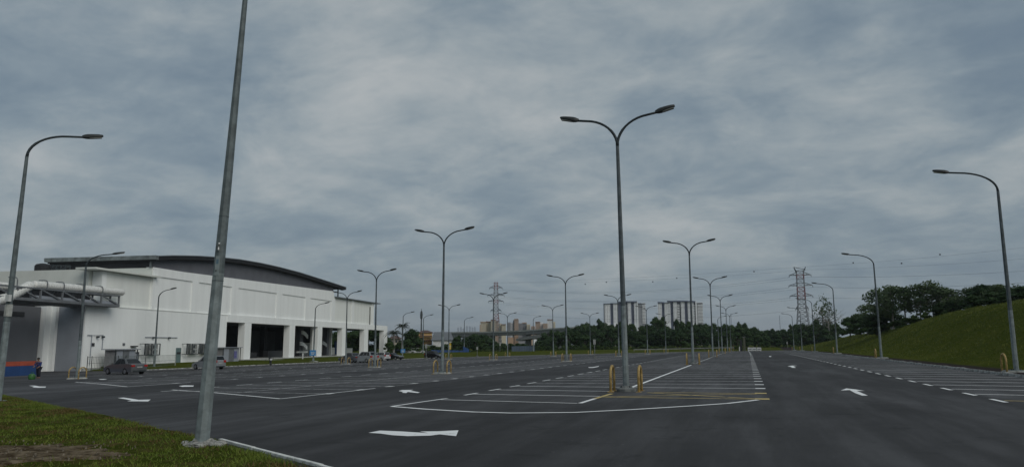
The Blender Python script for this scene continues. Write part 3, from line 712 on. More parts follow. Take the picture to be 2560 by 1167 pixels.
# left upper block with flat oversailing slab
B('upper_block', 'white2', -35.2, -26.0, -30, -.35, 6.5, 10.75); B('block_corner', 'white', -35.4, -34.6, -1.6, -.25, 6.5, 10.75)
B('roof_slab', 'cream', -37.6, -25.3, -2.2, .55, 10.8, 11.02)
B('side_cladding', 'cream', -35.9, -35.25, -42, -1.7, 8.6, 10.95); B('side_wall', 'black', -35.8, -35.3, -42, -1.8, 4.5, 8.55)  # black side_wall colour stands in for the shadowed void behind the truss
# recessed loading front to the left
B('loading_front', 'grey', -75, -39.6, -5.4, -4.6, ZB, 6.2); B('pilaster', 'white', -39.4, -38.5, -5.4, -4.1, ZB, 6.3)
B('loading_return', 'white', -38.5, -38.1, -6.5, -3.5, ZB, 6.35); B('door_head', 'darkhall', -55, -42, -4.59, -4.52, 5.0, 5.5)
B('slab_edge', 'steel', -75, -34.2, -2.2, -.3, 6.2, 6.75)
B('recess_back', 'darkhall', -75, -35.9, -16, -15.5, 6.6, 9.5); B('upper_roof', 'cream', -120, -60, -60, -30, 10.5, 11.2)  # recess_back is coloured dark for the shade of the covered recess
# wall fittings on the plain front
def pipe(pts, r=.05, m='bluegrey'):
    b_ = MB(); b_.tube([(s, -n_, z) for s, n_, z in pts], r, 6); return b_.build('conduit', m, hall)
pipe([(-36.8, .1, -.6), (-36.8, .1, 2.92), (-34.9, .1, 2.95), (-34.9, .1, 1.3)]); pipe([(-37.5, .1, 2.92), (-36.8, .1, 2.92)]); pipe([(-27, .1, 2.78), (-20, .1, 2.78)])
for s in (-35.9, -35.0, -25.4, -22): B('floodlight', 'galv_dark', s-.14, s+.14, .1, .34, 2.62, 2.84)
B('vent_grille', 'darkhall', -36.7, -36.2, 0, .08, 1.62, 2.0); B('vent_grille', 'grey', -31.2, -30.8, 0, .08, 1.7, 2.0); B('wall_hood', 'black', -29.7, -28.7, 0, .4, 1.52, 1.66)
w_ = B('window', 'galv_dark', -30.05, -28.0, 0, .10, -.1, .85); B('pane', 'bluegrey', -29.85, -28.2, .1, .13, .02, .66, w_)
B('door', 'teal', -20.05, -18.9, 0, .07, -1.1, 1.35); B('door_window', 'darkhall', -19.9, -19.0, .07, .09, .45, .75)
B('base_plinth', 'concrete', -38, -7.2, 0, .25, -1.6, -.95)

def condenser(s, n_unit=1, w=3.0, lbl='', dark=False):
    t = thing('air_conditioner', lbl, 'air conditioner', W_(s, .05, .45), RZ, 'caged condenser units on the hall front')
    f_ = MB()
    for a in (0, w*.45, w):
        f_.bar((a, -.75, 0), (a, -.75, 1.45), .10); f_.bar((a, 0, 0), (a, -.75, 0), .08); f_.bar((a, 0, 1.45), (a, -.75, 1.45), .08)
    for z in (0, 1.45): f_.bar((0, -.75, z), (w, -.75, z), .1)
    for k in range(6): f_.bar((w*.05+.13*k, -.74, 0), (w*.05+.13*k, -.74, 1.45), .04)
    f_.build('cage', 'galv_dark', t)
    for z in (.38, 1.05):
        cs = MB(); cs.box(w*.5, -.6, z-.3, w*.93, -.1, z+.3); cb_ = cs.build('casing', 'ac', t, bevel=.02)
        fn = MB(); fn.lathe([(.02, -.60), (.22, -.60), (.22, -.64), (.02, -.64)], w*.66, z, 14, axis='y'); fn.build('fan_grille', 'galv_dark', cb_)
    return t
condenser(-27.9, 1, 3.1, 'black caged air conditioner left of the lone lamp post on the white wall')
condenser(-18.7, 1, 3.0, 'caged air conditioner with open left bay right beside the teal door')
condenser(-15.4, 1, 2.6, 'caged air conditioner on the wall just left of the large near pole')

def shed(s0, s1, n1, z0, z1, lbl, mcol='bluegrey'):
    t = thing('utility_shed', lbl, 'shed', W_(s0, 1.2, z0), RZ, 'small flat roofed sheds before the hall'); w = s1-s0; h = z1-z0
    b_ = MB(); b_.box(.2, -n1, 0, w-.2, -.1, h-.12); b_.build('wall', mat('shed_grey_render', (.24, .24, .25), .8, 0, .2, 1), t)
    b_ = MB(); b_.box(-.25, -n1-.3, h-.1, w+.35, .1, h); b_.build('roof', 'bluegrey', t)
    for k in range(3):
        b_ = MB(); x = .3+k*(w-.6)/3; b_.box(x, -n1-.06, .05, x+(w-.6)/3-.08, -n1-.005, h-.25); b_.build('door', mcol if k != 1 else 'steel', t)
    for x in (0, w): b_ = MB(); b_.bar((x, -n1-.1, -.4), (x, -n1-.1, h-.1), .09); b_.build('post', 'galv_dark', t)
    return t
shed(-36.1, -32.2, 1.6, -1.05, 1.28, 'grey flat roofed utility shed behind the left lamp hoops')
shed(-12.5, -7.6, 1.5, -.95, 1.4, 'small grey shed with blue poster by the first arcade opening', 'bluegrey')
q = W_(-9.4, 2.8, -.3); b_ = MB(); b_.box(0, -.02, 0, .8, .02, 1.1); o = b_.build('poster', mat('faded_blue_poster', (.13, .13, .30), .7, 0, .4, 5)); o.location = q; o.rotation_euler = (0, 0, RZ); tag(o, 'faded blue purple poster stuck on the shed by the first arcade opening', 'poster')

# truss walkway with the insulated duct on top
tr = thing('pipe_bridge', 'grey steel truss bridge carrying the thick insulated duct', 'pipe bridge', W_(0, .2, 0), RZ)
for z, nm in ((6.52, 'bottom_chord'), (7.72, 'top_chord')):
    for y in (-1.2, 0): b_ = MB(); b_.bar((-75, y, z), (-34.2, y, z), .22, .3 if z < 7 else .16); b_.build(nm, 'steel', tr)
k = 0; sx = -34.3
while sx > -58:
    for y in (-1.2, 0): b_ = MB(); b_.bar((sx, y, 6.6), (sx, y, 7.7), .16); b_.build('post', 'steel', tr)
    b_ = MB(); b_.bar((sx-3.0, -1.2, 7.65), (sx-.1, -1.2, 6.65), .14); b_.build('diagonal', 'steel', tr); sx -= 3.05
b_ = MB(); b_.box(-58, -1.25, 6.35, -34.2, .2, 6.42); b_.build('deck', 'steel', tr)
b_ = MB(); b_.box(-47.5, -1.1, 6.45, -34.5, -1.0, 7.0); b_.build('side_sheet', 'bluegrey', tr)
du = thing('insulated_duct', 'fat pale insulated duct with an angled bend lying on the truss', 'duct', W_(0, .85, 0), RZ)
def ribbed(pts, r):
    P = []; R = []
    for a, c in zip(pts, pts[1:]):
        a, c = Vector(a), Vector(c); n = max(2, int((c-a).length/.16))
        for k in range(n): P.append(a.lerp(c, k/n)); R.append(r*(1+(.025 if k % 2 else -.02))+random.uniform(-.012, .012))
    P.append(Vector(pts[-1])); R.append(r*.75); b_ = MB(); b_.tube(P, R, 16); return b_
ribbed([(-47.0, 0, 8.12), (-45.8, 0, 8.17), (-34.2, 0, 8.28), (-33.3, 0, 8.27), (-33.0, .1, 8.2)], .43).build('duct_run', 'duct', du, smooth='all')
ribbed([(-52.5, -.3, 5.9), (-50.4, -.3, 6.55), (-47.4, -.1, 8.08)], .5).build('duct_bend', 'duct', du, smooth='all')
ribbed([(-62, 0.9, 7.75), (-52, .9, 7.75), (-49, .9, 7.8)], .40).build('duct_run', 'duct', du, smooth='all')
for sx in (-45.6, -43.2, -40.2, -37.1, -49.6):
    b_ = MB(); z0 = 8.2; pts = [(sx, -.5, 7.75), (sx, -.5, z0+.2), (sx, -.38, z0+.45), (sx, -.1, z0+.52), (sx, .6, z0+.52)]; b_.tube(pts, .06, 6); b_.build('strap', 'steel', du)

# rooftop tank
TZ = at(108, 658.5, 113).z
b_ = MB(); b_.lathe([(.95, TZ-2.6), (.98, TZ-1.8), (.98, TZ-.35), (.8, TZ-.12), (.3, TZ)], 0, 0, 18); tk = b_.build('water_tank', 'black', smooth=True)
tk.location = (at(108, 667, 113).x, at(108, 667, 113).y, 0); tag(tk, 'round black water tank on the left roof of the white hall', 'water tank')
pipef = MB(); p_ = at(130, 667, 112); q_ = at(175, 664, 111)
for k in range(5):
    a = Vector(p_).lerp(q_, k/4); pipef.bar((a.x, a.y, TZ-1.9), (a.x, a.y, TZ-.25), .12)
pipef.bar((p_.x, p_.y, TZ-.3), (q_.x, q_.y, TZ-.3), .12); pipef.bar((p_.x, p_.y, TZ-1.1), (q_.x, q_.y, TZ-.4), .1); pipef.bar((p_.x, p_.y, TZ-.5), (q_.x, q_.y, TZ-1.2), .1)
tag(pipef.build('roof_pipework', 'galv_dark'), 'tangle of dark pipes beside the black roof tank', 'pipework')

# ================================================================== LAMP POSTS
def arm_pts(reach, zj, rx, rz, ztip):
    P = [Vector((0, 0, zj-.02))]
    for k in range(1, 11):
        a = k/10*PI/2*.93; P.append(Vector((rx*(1-math.cos(a)), 0, zj+rz*math.sin(a))))
    P.append(Vector((reach-.45, 0, ztip))); return P
def head_mb():
    b_ = MB(); L_ = .68
    prof = [(-.06, .05, .05), (.05, .10, .075), (.15, .125, .085), (.32, .135, .075), (.52, .125, .06), (L_-.04, .09, .04), (L_, .06, .03)]
    base = len(b_.v)
    for x, hw, hh_ in prof:
        for (dy, dz) in ((-1, -.35), (-.8, -.5), (.8, -.5), (1, -.35), (1, .1), (.55, .5), (-.55, .5), (-1, .1)):
            b_.v.append((x, dy*hw, dz*hh_*2+.02))
    for i in range(len(prof)-1):
        for k in range(8): k2 = (k+1) % 8; b_.f.append((base+i*8+k, base+i*8+k2, base+(i+1)*8+k2, base+(i+1)*8+k))
    b_.f.append(tuple(range(base, base+8))); b_.f.append(tuple(range(base+48, base+56)))
    return b_
def lens_mb():
    b_ = MB(); b_.box(.2, -.10, -.07, .62, .10, -.055); return b_
def make_lamp(name, lbl, dbl, reach, zj, rbase=.115, rtop=.062, rx=None, rz_=None, ztop=10., arm_az=(0,), base='slab', seg=8, group=None, mid='upper', taper=False):
    t = thing(name, lbl, 'lamp post', group=group)
    b_ = MB(); zs = [0, 3.0, 3.02, 6, zj-.3, zj]; rs = [rbase, rbase*.88, rbase*.84, rbase*.70, rtop*1.05, rtop]
    if taper: rs = [rbase+(rtop-rbase)*z/zj for z in zs]
    b_.tube([(0, 0, z) for z in zs[:2]], rs[:2], seg, phase=PI/8); b_.build('lower_pole', 'galv', t)
    b_ = MB(); b_.tube([(0, 0, z) for z in [2.9]+zs[3:]], [rs[2]]+rs[3:], seg, phase=PI/8); b_.build('upper_pole', mid, t)
    rx = rx or min(reach*.62, 1.6); rz_ = rz_ or (ztop-zj)
    for az in arm_az:
        P = arm_pts(reach, zj, rx, rz_*.98, zj+rz_*1.04)
        b_ = MB(); b_.tube(P, [rtop*1.0]+[rtop*.85]*4+[rtop*.72]*(len(P)-5), 8); a_ = b_.build('arm', 'armsteel', t, smooth='all'); a_.rotation_euler = (0, 0, az)
        h_ = head_mb().build('lamp_head', 'head', t, smooth=True)
        tip = P[-1]; d = (P[-1]-P[-2]).normalized(); el = math.atan2(d.z, d.x)+.09
        h_.location = (math.cos(az)*(tip.x-.12), math.sin(az)*(tip.x-.12), tip.z-.01); h_.rotation_euler = (0, -el, az)
        lens_mb().build('lens', 'lens', h_)
    if base == 'slab':
        b_ = MB(); b_.box(-.55, -.42, -.1, .55, .42, .10); b_.build('plinth', 'concrete', t, bevel=.03)
    elif base == 'bolted':
        b_ = MB(); b_.lathe([(.34, -.02), (.36, .10), (.24, .13), (.2, .2), (.15, .2)], 0, 0, 12); b_.build('plinth', 'concrete_dark', t)
    fl = MB(); fl.box(-.2, -.2, .10, .2, .2, .13); fl.build('base_plate', 'galv', t)
    if base != 'none':
        for sx, sy in ((1, 1), (1, -1), (-1, 1), (-1, -1)): bl = MB(); bl.lathe([(.025, .13), (.025, .2)], sx*.15, sy*.15, 6); bl.build('bolt', 'galv_dark', t)
    return t
ORD = ['first', 'second', 'third', 'fourth', 'fifth', 'sixth', 'seventh']
GL = 'lamp posts standing in the car park'
dbl = make_lamp('double_lamp_post', 'tallest looking double armed lamp post beside the yellow cross hatched bay', True, 2.1, 8.9, arm_az=(0, PI), base='bolted', group=GL)
dsl = make_lamp('double_lamp_post', 'x', True, 2.2, 8.9, arm_az=(0, PI), base='slab', group=GL)
sgl = make_lamp('single_lamp_post', 'x', False, 2.72, 8.95, arm_az=(PI,), base='slab', group=GL, rx=1.85)
sgr = make_lamp('single_lamp_post', 'x', False, 2.1, 8.95, arm_az=(0,), base='slab', group=GL, rx=1.4)
used = set()
hoop_proto = None
def make_hoop():
    t = thing('hoop_guard', 'x', 'hoop guard')
    b_ = MB(); P = [(0, -.36, -.05), (0, -.36, .56)]
    for k in range(1, 12): a = PI*k/12; P.append((0, -.36*math.cos(a), .56+.34*math.sin(a)))
    P += [(0, .36, .56), (0, .36, -.05)]
    b_.tube(P, .048, 8); b_.build('hoop', 'yellow', t, smooth='all')
    
    for y0 in (-.46, .26): b_ = MB(); b_.box(-.1, y0, -.01, .1, y0+.2, .02); b_.build('foot_plate', 'yellow', t)
    return t
HP = make_hoop(); hfirst = [True]
def hoop(x, y, z, lbl, rz=0):
    if hfirst[0]: HP.location = (x, y, z); HP.rotation_euler = (0, 0, rz); HP['label'] = lbl; HP['group'] = 'yellow hoop guards at the lamp posts'; hfirst[0] = False; KIDS[HP.name] = list(HP.children); [KIDS.setdefault(c.name, []) for c in HP.children]; return HP
    return dup(HP, (x, y, z), rz, lbl, 'yellow hoop guards at the lamp posts')
def place(proto, x, y, lbl, rz=0, z=None, hoops=(-1, 1), hl=None, sc=None):
    z = G(x, y) if z is None else z
    if proto.name not in used:
        used.add(proto.name); dup_reg(proto); proto.location = (x, y, z); proto.rotation_euler = (0, 0, rz); proto['label'] = lbl; o = proto
        if sc: o.scale = sc
    else: o = dup(proto, (x, y, z), rz, lbl, sc=sc)
    o.rotation_euler = (random.uniform(-.006, .006), random.uniform(-.006, .006), rz)
    for h in hoops:
        side = 'left' if h < 0 else 'right'
        hoop(x+h*.5, y, z, f'yellow hoop guard {side} of {hl}', 0)
    return o
def dup_reg(o):
    KIDS[o.name] = list(o.children)
    for c in o.children: dup_reg(c)
MR = [27.0, 63.5, 100, 137, 173.5, 210]
for k, y in enumerate(MR):
    x = -4.25 if k == 0 else -4.4
    l = 'double armed lamp post beside the yellow cross hatched bay, nearest of all double ones' if k == 0 else f'{ORD[k]} double armed lamp post along the centre line of the middle bays'
    o = place(dbl, x, y, l, hl=(f'the {ORD[k]} lamp post on the middle centre line'), sc=(1, 1, 1.02) if k == 0 else None)
    if k == 0: o.rotation_euler = (-.010*math.cos(YAW+PI/2), -.010*math.sin(YAW+PI/2), 0)
for nm, xr, yr in (('first row left of the middle', -20.3, [48, 85.2, 122.3, 159, 196]), ('second row left of the middle', -37., [69.6, 107.3, 144, 180.5, 217]), ('third row left of the middle', -53.7, [92.5, 130, 166])):
    for k, y in enumerate(yr):
        if y > interp(FAR, xr)+3: continue
        place(dsl, xr, y, f'{ORD[k]} double armed lamp post in the {nm}', hl=f'the {ORD[k]} post in the {nm}')
for k, y in enumerate([41.8, 78.3, 115, 152, 187, 219]):
    place(sgl, 12.3 if k == 0 else 12.05, y, f'{ORD[k]} single armed lamp post along the right kerb by the mound', z=G(12, y)+.08, hoops=(-1,), hl=f'the {ORD[k]} single lamp post by the right mound')
o = place(sgr, -50.8, 46.2, 'single armed lamp post in front of the utility shed, with two bright yellow hoops', rz=math.radians(44), hoops=(-1, 1), hl='the single armed post before the shed', sc=(1.25, 1.25, 1))
place(sgr, -73.0, 77.8, 'single armed lamp post on the grass beside the caged air conditioner', z=-1.15, hoops=())
place(sgr, -71.9, 112.9, 'single armed lamp post carrying the blue sign before the arcade', z=-1.15, hoops=())
place(sgr, -72.0, 148, 'single armed lamp post in front of the tall palm', z=G(-69, 148), hoops=())
place(sgr, -78, 172, 'single armed lamp post just right of the palm, behind another one', z=-1.0, hoops=())
place(sgr, -75.5, 194, 'single armed lamp post on the grass before the dark blue hoarding', z=-.9, hoops=())
place(sgr, -56, 196, 'short looking single armed lamp post at the right end of the grey blue container', z=-.8, rz=.9, hoops=())
place(sgr, -8, 222, 'faint single armed lamp post among the far middle row', z=G(-8, 222), rz=.2, hoops=())
# the two near posts
t = make_lamp('single_lamp_post', 'thick grey lamp post nearest the camera with its base in broken concrete', False, 3.2, 9.0, rbase=.128, rtop=.040, arm_az=(math.radians(44),), base='none', group=GL, rx=2.1, mid='polemid', taper=True)
NX, NY = -9.08, 10.88; t.location = (NX, NY, G(NX, NY)+.05); t.scale = (1, 1, 1); t.rotation_euler = (0, 0, 0)
t.rotation_euler = (math.radians(2.4)*math.cos(YAW+PI/2), math.radians(2.4)*math.sin(YAW+PI/2), 0)
for c in list(t.children):
    if c.name.startswith('base_plate') or c.name.startswith('bolt'): bpy.data.objects.remove(c)
b_ = MB(); b_.tube([(0, 0, 2.86), (0, 0, 2.87)], .104, 8, phase=PI/8); b_.build('joint_band', 'galv_dark', t)
b_ = MB(); b_.tube([(0, 0, 4.02), (0, 0, 4.03)], .092, 8, phase=PI/8); b_.build('joint_band', 'galv_dark', t)
b_ = MB(); b_.box(-.04, -.104, 2.95, .04, -.085, 3.3); d_ = b_.build('access_door', 'galv', t, bevel=.006); d_.rotation_euler = (0, 0, math.radians(20))
b_ = MB(); b_.box(-.02, -.11, 3.02, .0, -.103, 3.05); b_.build('lock', 'galv_dark', d_)
b_ = MB(); b_.box(-.022, -.108, 3.16, .02, -.1045, 3.24); b_.build('sticker', mat('faded_sticker', (.10, .17, .22), .6), d_)
b_ = MB(); b_.bar((.02, -.09, 3.48), (.08, -.15, 3.52), .025); b_.bar((.02, -.09, 3.46), (.06, -.13, 3.4), .02); b_.build('bracket', 'barrier', t)
# rubble collar
rb = thing('concrete_footing', 'broken pale concrete footing round the base of the nearest lamp post', 'footing', (NX, NY, G(NX, NY)))
bm = bmesh.new(); bmesh.ops.create_icosphere(bm, subdivisions=4, radius=1)
for v_ in bm.verts:
    n_ = noise.noise(v_.co*2.3)*.28+noise.noise(v_.co*6)*.14; r_ = 1+n_; v_.co = Vector((v_.co.x*.30*r_, v_.co.y*.28*r_, v_.co.z*.15*(1+n_*1.2)+.035))
me = bpy.data.meshes.new('collar'); bm.to_mesh(me); bm.free(); me.materials.append(MT['rubble']); o = bpy.data.objects.new('collar', me); C.objects.link(o); o.parent = rb
for k in range(9):
    bm = bmesh.new(); bmesh.ops.create_icosphere(bm, subdivisions=2, radius=random.uniform(.05, .11)); se = random.random()*9
    for v_ in bm.verts: v_.co *= 1+noise.noise(v_.co*14+Vector((se, 0, 0)))*.5; v_.co.z *= .55
    me = bpy.data.meshes.new('concrete_lump'); bm.to_mesh(me); bm.free(); me.materials.append(MT['rubble']); o = bpy.data.objects.new('concrete_lump', me); C.objects.link(o); o.parent = rb
    a = random.random()*6.28; o.location = (.31*math.cos(a)*random.uniform(.8, 1.25), .28*math.sin(a), .10)
tL = make_lamp('single_lamp_post', 'tall single armed lamp post at the left edge of the frame', False, 2.4, 9.35, rbase=.13, rtop=.06, arm_az=(math.radians(44),), base='none', group=GL, rx=1.45, mid='polemid', ztop=10.35)
tL.rotation_euler = (math.radians(1.3)*math.cos(YAW+PI/2), math.radians(1.3)*math.sin(YAW+PI/2), 0)
tL.location = (-26.45, 20.7, G(-26, 21)); 
b_ = MB(); b_.tube([(0, 0, 3.2), (0, 0, 3.65)], .135, 8, phase=PI/8); b_.build('sleeve', 'concrete', tL)
b_ = MB(); b_.box(.02, -.2, 3.75, .2, -.09, 4.0); b_.build('junction_box', 'barrier', tL)

# ================================================================== VEHICLES
def patch(b_, q, u0, u1, v0, v1, off):
    a, b, c, d = [Vector(p) for p in q]; n = (b-a).cross(d-a).normalized()*off
    f = lambda u, v: a.lerp(b, u).lerp(d.lerp(c, u), v)+n
    b_.quad(f(u0, v0), f(u1, v0), f(u1, v1), f(u0, v1))
def car(label, pt, loc, heading, L_=4.4, Wd=1.74, Ht=1.46, kind='sedan', extra_rear_light=None, name='parked_car', plate=True):
    t = thing(name, label, 'car', loc, heading, 'parked cars')
    h = L_/2; wr = .31 if kind != 'suv' else .34; xf, xr_ = h*.60, -h*.60
    arch = wr+.06
    def notch(xc): return [(xc+arch*math.cos(a), .12+wr*.5+arch*math.sin(a)*1.0) for a in np.linspace(0, PI, 9)]
    if kind == 'sedan': top = [(-h, .55), (-h+.03, .92), (-h+.12, 1.0), (-h*.66, 1.03), (-h*.2, .98), (h*.34, .93), (h*.62, .84), (h*.9, .70), (h, .55)]; cb_, ct = (-h*.70, h*.40), (-h*.38, h*.08)
    elif kind == 'hatch': top = [(-h, .5), (-h+.02, .98), (-h+.1, 1.06), (-h*.2, .99), (h*.40, .92), (h*.72, .82), (h*.93, .66), (h, .5)]; cb_, ct = (-h*.97, h*.48), (-h*.86, h*.10)
    else: top = [(-h, .55), (-h+.02, 1.05), (-h+.1, 1.12), (-h*.2, 1.08), (h*.38, 1.02), (h*.75, .94), (h*.95, .76), (h, .55)]; cb_, ct = (-h*.96, h*.46), (-h*.78, h*.08)
    bot = [(h-.02, .26)]+[(xf+arch, .24)]+notch(xf)+[(xf-arch, .22), (xr_+arch, .22)]+notch(xr_)+[(xr_-arch, .26), (-h+.04, .28)]
    poly = top+bot
    b_ = MB(); n_ = len(poly); Y_ = [-Wd/2, -Wd/2+.13, Wd/2-.13, Wd/2]
    for i_, y in enumerate(Y_):
        k_ = 1 if i_ in (1, 2) else 0
        for x, z in poly:
            tap = 1 - (.10 if abs(x) > h*.8 else 0)*(1)
            zz_ = z+(.03 if k_ and z > .6 else 0); xx = x*(1.0 if k_ else .975)
            b_.v.append((xx, y*tap*(1-.07*max(0, z-.75)), zz_))
    for i_ in range(3):
        for k in range(n_): k2 = (k+1) % n_; b_.f.append((i_*n_+k, i_*n_+k2, (i_+1)*n_+k2, (i_+1)*n_+k))
    b_.f.append(tuple(range(n_))); b_.f.append(tuple(3*n_+k for k in range(n_)))
    b_.build('body', pt, t, smooth=True)
    zb = 1.0 if kind != 'suv' else 1.08; zt = Ht; yb, yt = Wd/2-.07, Wd/2-.25
    x0, x1 = cb_; x2, x3 = ct
    q = [(x0, -yb, zb-.05), (x1, -yb, zb-.09), (x1, yb, zb-.09), (x0, yb, zb-.05), (x2, -yt, zt), (x3, -yt, zt), (x3, yt, zt), (x2, yt, zt)]
    b_ = MB(); b_.hexa(q); b_.build('cabin', pt, t, bevel=.05, smooth=True)
    for sgn, face in ((0, (q[0], q[1], q[5], q[4])), (1, (q[2], q[3], q[7], q[6]))):
        cuts = [(.10, .44), (.47, .84)] if kind == 'sedan' else [(.06, .26), (.29, .56), (.59, .88)]
        for u0, u1 in (cuts if sgn == 0 else [(1-b, 1-a) for a, b in cuts]):
            b2 = MB(); patch(b2, face, u0, u1, .08, .92, .012); b2.build('side_window', 'glass', t)
    b2 = MB(); patch(b2, (q[3], q[0], q[4], q[7]), .08, .92, .15, .9, .012); b2.build('rear_window', 'glass', t)
    b2 = MB(); patch(b2, (q[1], q[2], q[6], q[5]), .07, .93, .1, .92, .012); b2.build('windscreen', 'glass', t)
    for sy in (-1, 1):
        b2 = MB(); zl = (.74, .93) if kind == 'sedan' else (.8, 1.08); y0, y1 = sy*(Wd/2-.42), sy*(Wd/2-.085)
        b2.box(-h-.012, min(y0, y1), zl[0], -h+.22, max(y0, y1), zl[1]); b2.build('tail_light', 'red', t, bevel=.02)
        b2 = MB(); b2.box(h*.84, min(sy*(Wd/2-.45), sy*(Wd/2-.11)), .58, h-.02, max(sy*(Wd/2-.45), sy*(Wd/2-.11)), .70); b2.build('headlight', 'lens', t, bevel=.02)
        b2 = MB(); b2.box(h*.25, sy*(Wd/2+.02)-.09, .95, h*.25+.12, sy*(Wd/2+.02)+.09, 1.08); b2.build('wing_mirror', pt, t, bevel=.03)
        for xw in (xf, xr_):
            w_ = MB(); yo = sy*(Wd/2-.09)
            w_.lathe([(wr-.05, yo-.1), (wr, yo-.08), (wr, yo+.08), (wr-.05, yo+.1)], xw, wr, 20, axis='y'); wo = w_.build('wheel', 'tyre', t, smooth=True)
            r_ = MB(); yy = yo+sy*.102; r_.lathe([(.03, yy), (wr*.62, yy), (wr*.62, yy-sy*.02), (.03, yy-sy*.02)], xw, wr, 16, axis='y'); r_.build('rim', 'rim', wo)
    for zc, zz_, m_ in ((.30, .42, 'galv_dark'),):
        b2 = MB(); b2.box(-h-.02, -Wd/2+.25, zc, -h+.1, Wd/2-.25, zz_); b2.build('rear_bumper', m_, t, bevel=.02)
    b2 = MB(); b2.box(-h-.03, -.26, .66, -h+.02, .26, .78); b2.build('number_plate', 'plate', t)
    return t
brown = paint('brown_grey_car_paint', (.12, .128, .135)); silver = paint('silver_car_paint', (.30, .32, .34)); grey_p = paint('grey_blue_car_paint', (.10, .11, .125)); black_p = paint('black_car_paint', (.012, .012, .016)); white_p = paint('white_car_paint', (.5, .51, .52), 0)
def gpos(px, py): x, y = ground(px, py); return (x, y, G(x, y))
# heading: local +x is the nose
def heading(px_nose, py_nose, px_tail, py_tail):
    a = ground(px_nose, py_nose); b = ground(px_tail, py_tail); return math.atan2(a[1]-b[1], a[0]-b[0])
x, y, z = gpos(299, 935.5)
car('dull brown grey saloon with red tail light parked before the white hall wall', brown, (x+.2, y+.4, z), math.radians(167), 4.6, 1.76, 1.5)
x, y, z = gpos(521, 922.5)
car('silver hatchback half hidden behind the nearest lamp post', silver, (x, y, z), math.radians(166), 4.3, 1.7, 1.58, 'hatch')
x, y, z = gpos(917, 906)
car('silver sport utility parked between two hoop guarded lamp posts', silver, (x-.3, y, z), math.radians(160), 4.4, 1.8, 1.66, 'suv')
car('grey saloon mostly hidden behind the silver sport utility', grey_p, (x-3.2, y+.8, z), math.radians(158), 4.4, 1.75, 1.48)
x2, y2, z2_ = gpos(948, 901)
car('white hatchback showing its rear behind the right lamp post of the parked cars', white_p, (x2-.3, y2+1, z2_), math.radians(160), 4.0, 1.7, 1.5, 'hatch')
x2, y2, z2_ = gpos(976, 899)
car('black saloon parked just past the right end of the arcade', black_p, (x2, y2+1, z2_), math.radians(-12), 4.6, 1.78, 1.4)
x2, y2, z2_ = gpos(1085, 896)
car('black people carrier parked left of the second row lamp post', black_p, (x2, y2, z2_), math.radians(-14), 4.1, 1.75, 1.62, 'hatch')

# motorcycle
x, y, z = gpos(676, 912.5)
mc = thing('motorcycle', 'black motorcycle with a white painted-on highlight at its front parked on the lot edge', 'motorcycle', (x, y, z), math.radians(-48))
for xo in (-.62, .62):
    b_ = MB(); b_.lathe([(.18, -.05), (.29, -.045), (.29, .045), (.18, .05)], xo, .29, 16, axis='y'); w_ = b_.build('wheel', 'tyre', mc); b_ = MB(); b_.lathe([(.02, -.055), (.17, -.055), (.17, .055), (.02, .055)], xo, .29, 12, axis='y'); b_.build('rim', 'rim', w_)
b_ = MB(); b_.prism_y([(-.45, .38), (.28, .30), (.36, .62), (.1, .80), (-.25, .72), (-.55, .70)], -.12, .12); b_.build('frame', 'black', mc, bevel=.03)
b_ = MB(); b_.box(-.72, -.14, .74, .02, .14, .84); b_.build('seat', 'tyre', mc, bevel=.03)
b_ = MB(); b_.bar((.62, 0, .29), (.38, 0, .98), .06); b_.bar((.4, -.34, 1.02), (.4, .34, 1.02), .04); b_.bar((.4, -.3, 1.02), (.42, -.36, 1.2), .03); b_.bar((.4, .3, 1.02), (.42, .36, 1.2), .03); b_.build('handlebar', 'galv_dark', mc)
b_ = MB(); b_.box(.36, -.16, .72, .56, .16, .98); b_.build('front_cowl', white_p, mc, bevel=.04)  # white cowl colour stands in for a bright highlight
b_ = MB(); b_.box(-.95, -.2, .86, -.62, .2, 1.12); b_.build('top_box', 'black', mc, bevel=.03)

# ================================================================== PEOPLE AND SMALL OBJECTS LEFT
hx, hy, hz_ = gpos(95, 945.5)
pr = thing('person', 'person in dark blue work clothes bending beside the blue hoarding', 'person', (hx, hy, hz_), math.radians(-75))
def skin_mesh(name, pts, edges, radii, m, parent, sub=2, root=0):
    me = bpy.data.meshes.new(name); me.from_pydata(pts, edges, []); me.materials.append(MT[m]); o = bpy.data.objects.new(name, me); C.objects.link(o); o.parent = parent
    md = o.modifiers.new('skin', 'SKIN'); 
    for i, r in enumerate(radii): me.skin_vertices[0].data[i].radius = (r, r) if not isinstance(r, tuple) else r
    me.skin_vertices[0].data[root].use_root = True
    md.use_smooth_shade = True; s2 = o.modifiers.new('sub', 'SUBSURF'); s2.levels = sub; s2.render_levels = sub; return o
# x forward
pts = [(0, 0, .88), (.02, 0, 1.08), (.07, 0, 1.27), (.10, 0, 1.38), (.13, 0, 1.47), (.16, 0, 1.56), (.17, 0, 1.66),
       (.02, .10, .85), (.08, .12, .48), (-.02, .12, .10), (.12, .13, .04), (.02, -.10, .85), (-.04, -.13, .47), (-.16, -.13, .10), (-.02, -.14, .04),
       (.09, .19, 1.36), (.17, .25, 1.10), (.34, .20, .95), (.41, .18, .92), (.09, -.19, 1.36), (.20, -.24, 1.10), (.38, -.16, 1.0), (.45, -.13, .98)]
ed = [(0, 1), (1, 2), (2, 3), (3, 4), (4, 5), (5, 6), (0, 7), (7, 8), (8, 9), (9, 10), (0, 11), (11, 12), (12, 13), (13, 14), (3, 15), (15, 16), (16, 17), (17, 18), (3, 19), (19, 20), (20, 21), (21, 22)]
rad = [.15, .135, .16, .12, .055, .085, .095, .105, .075, .05, .04, .105, .075, .05, .04, .07, .052, .042, .035, .07, .052, .042, .035]
skin_mesh('body', pts, ed, rad, 'skin', pr)
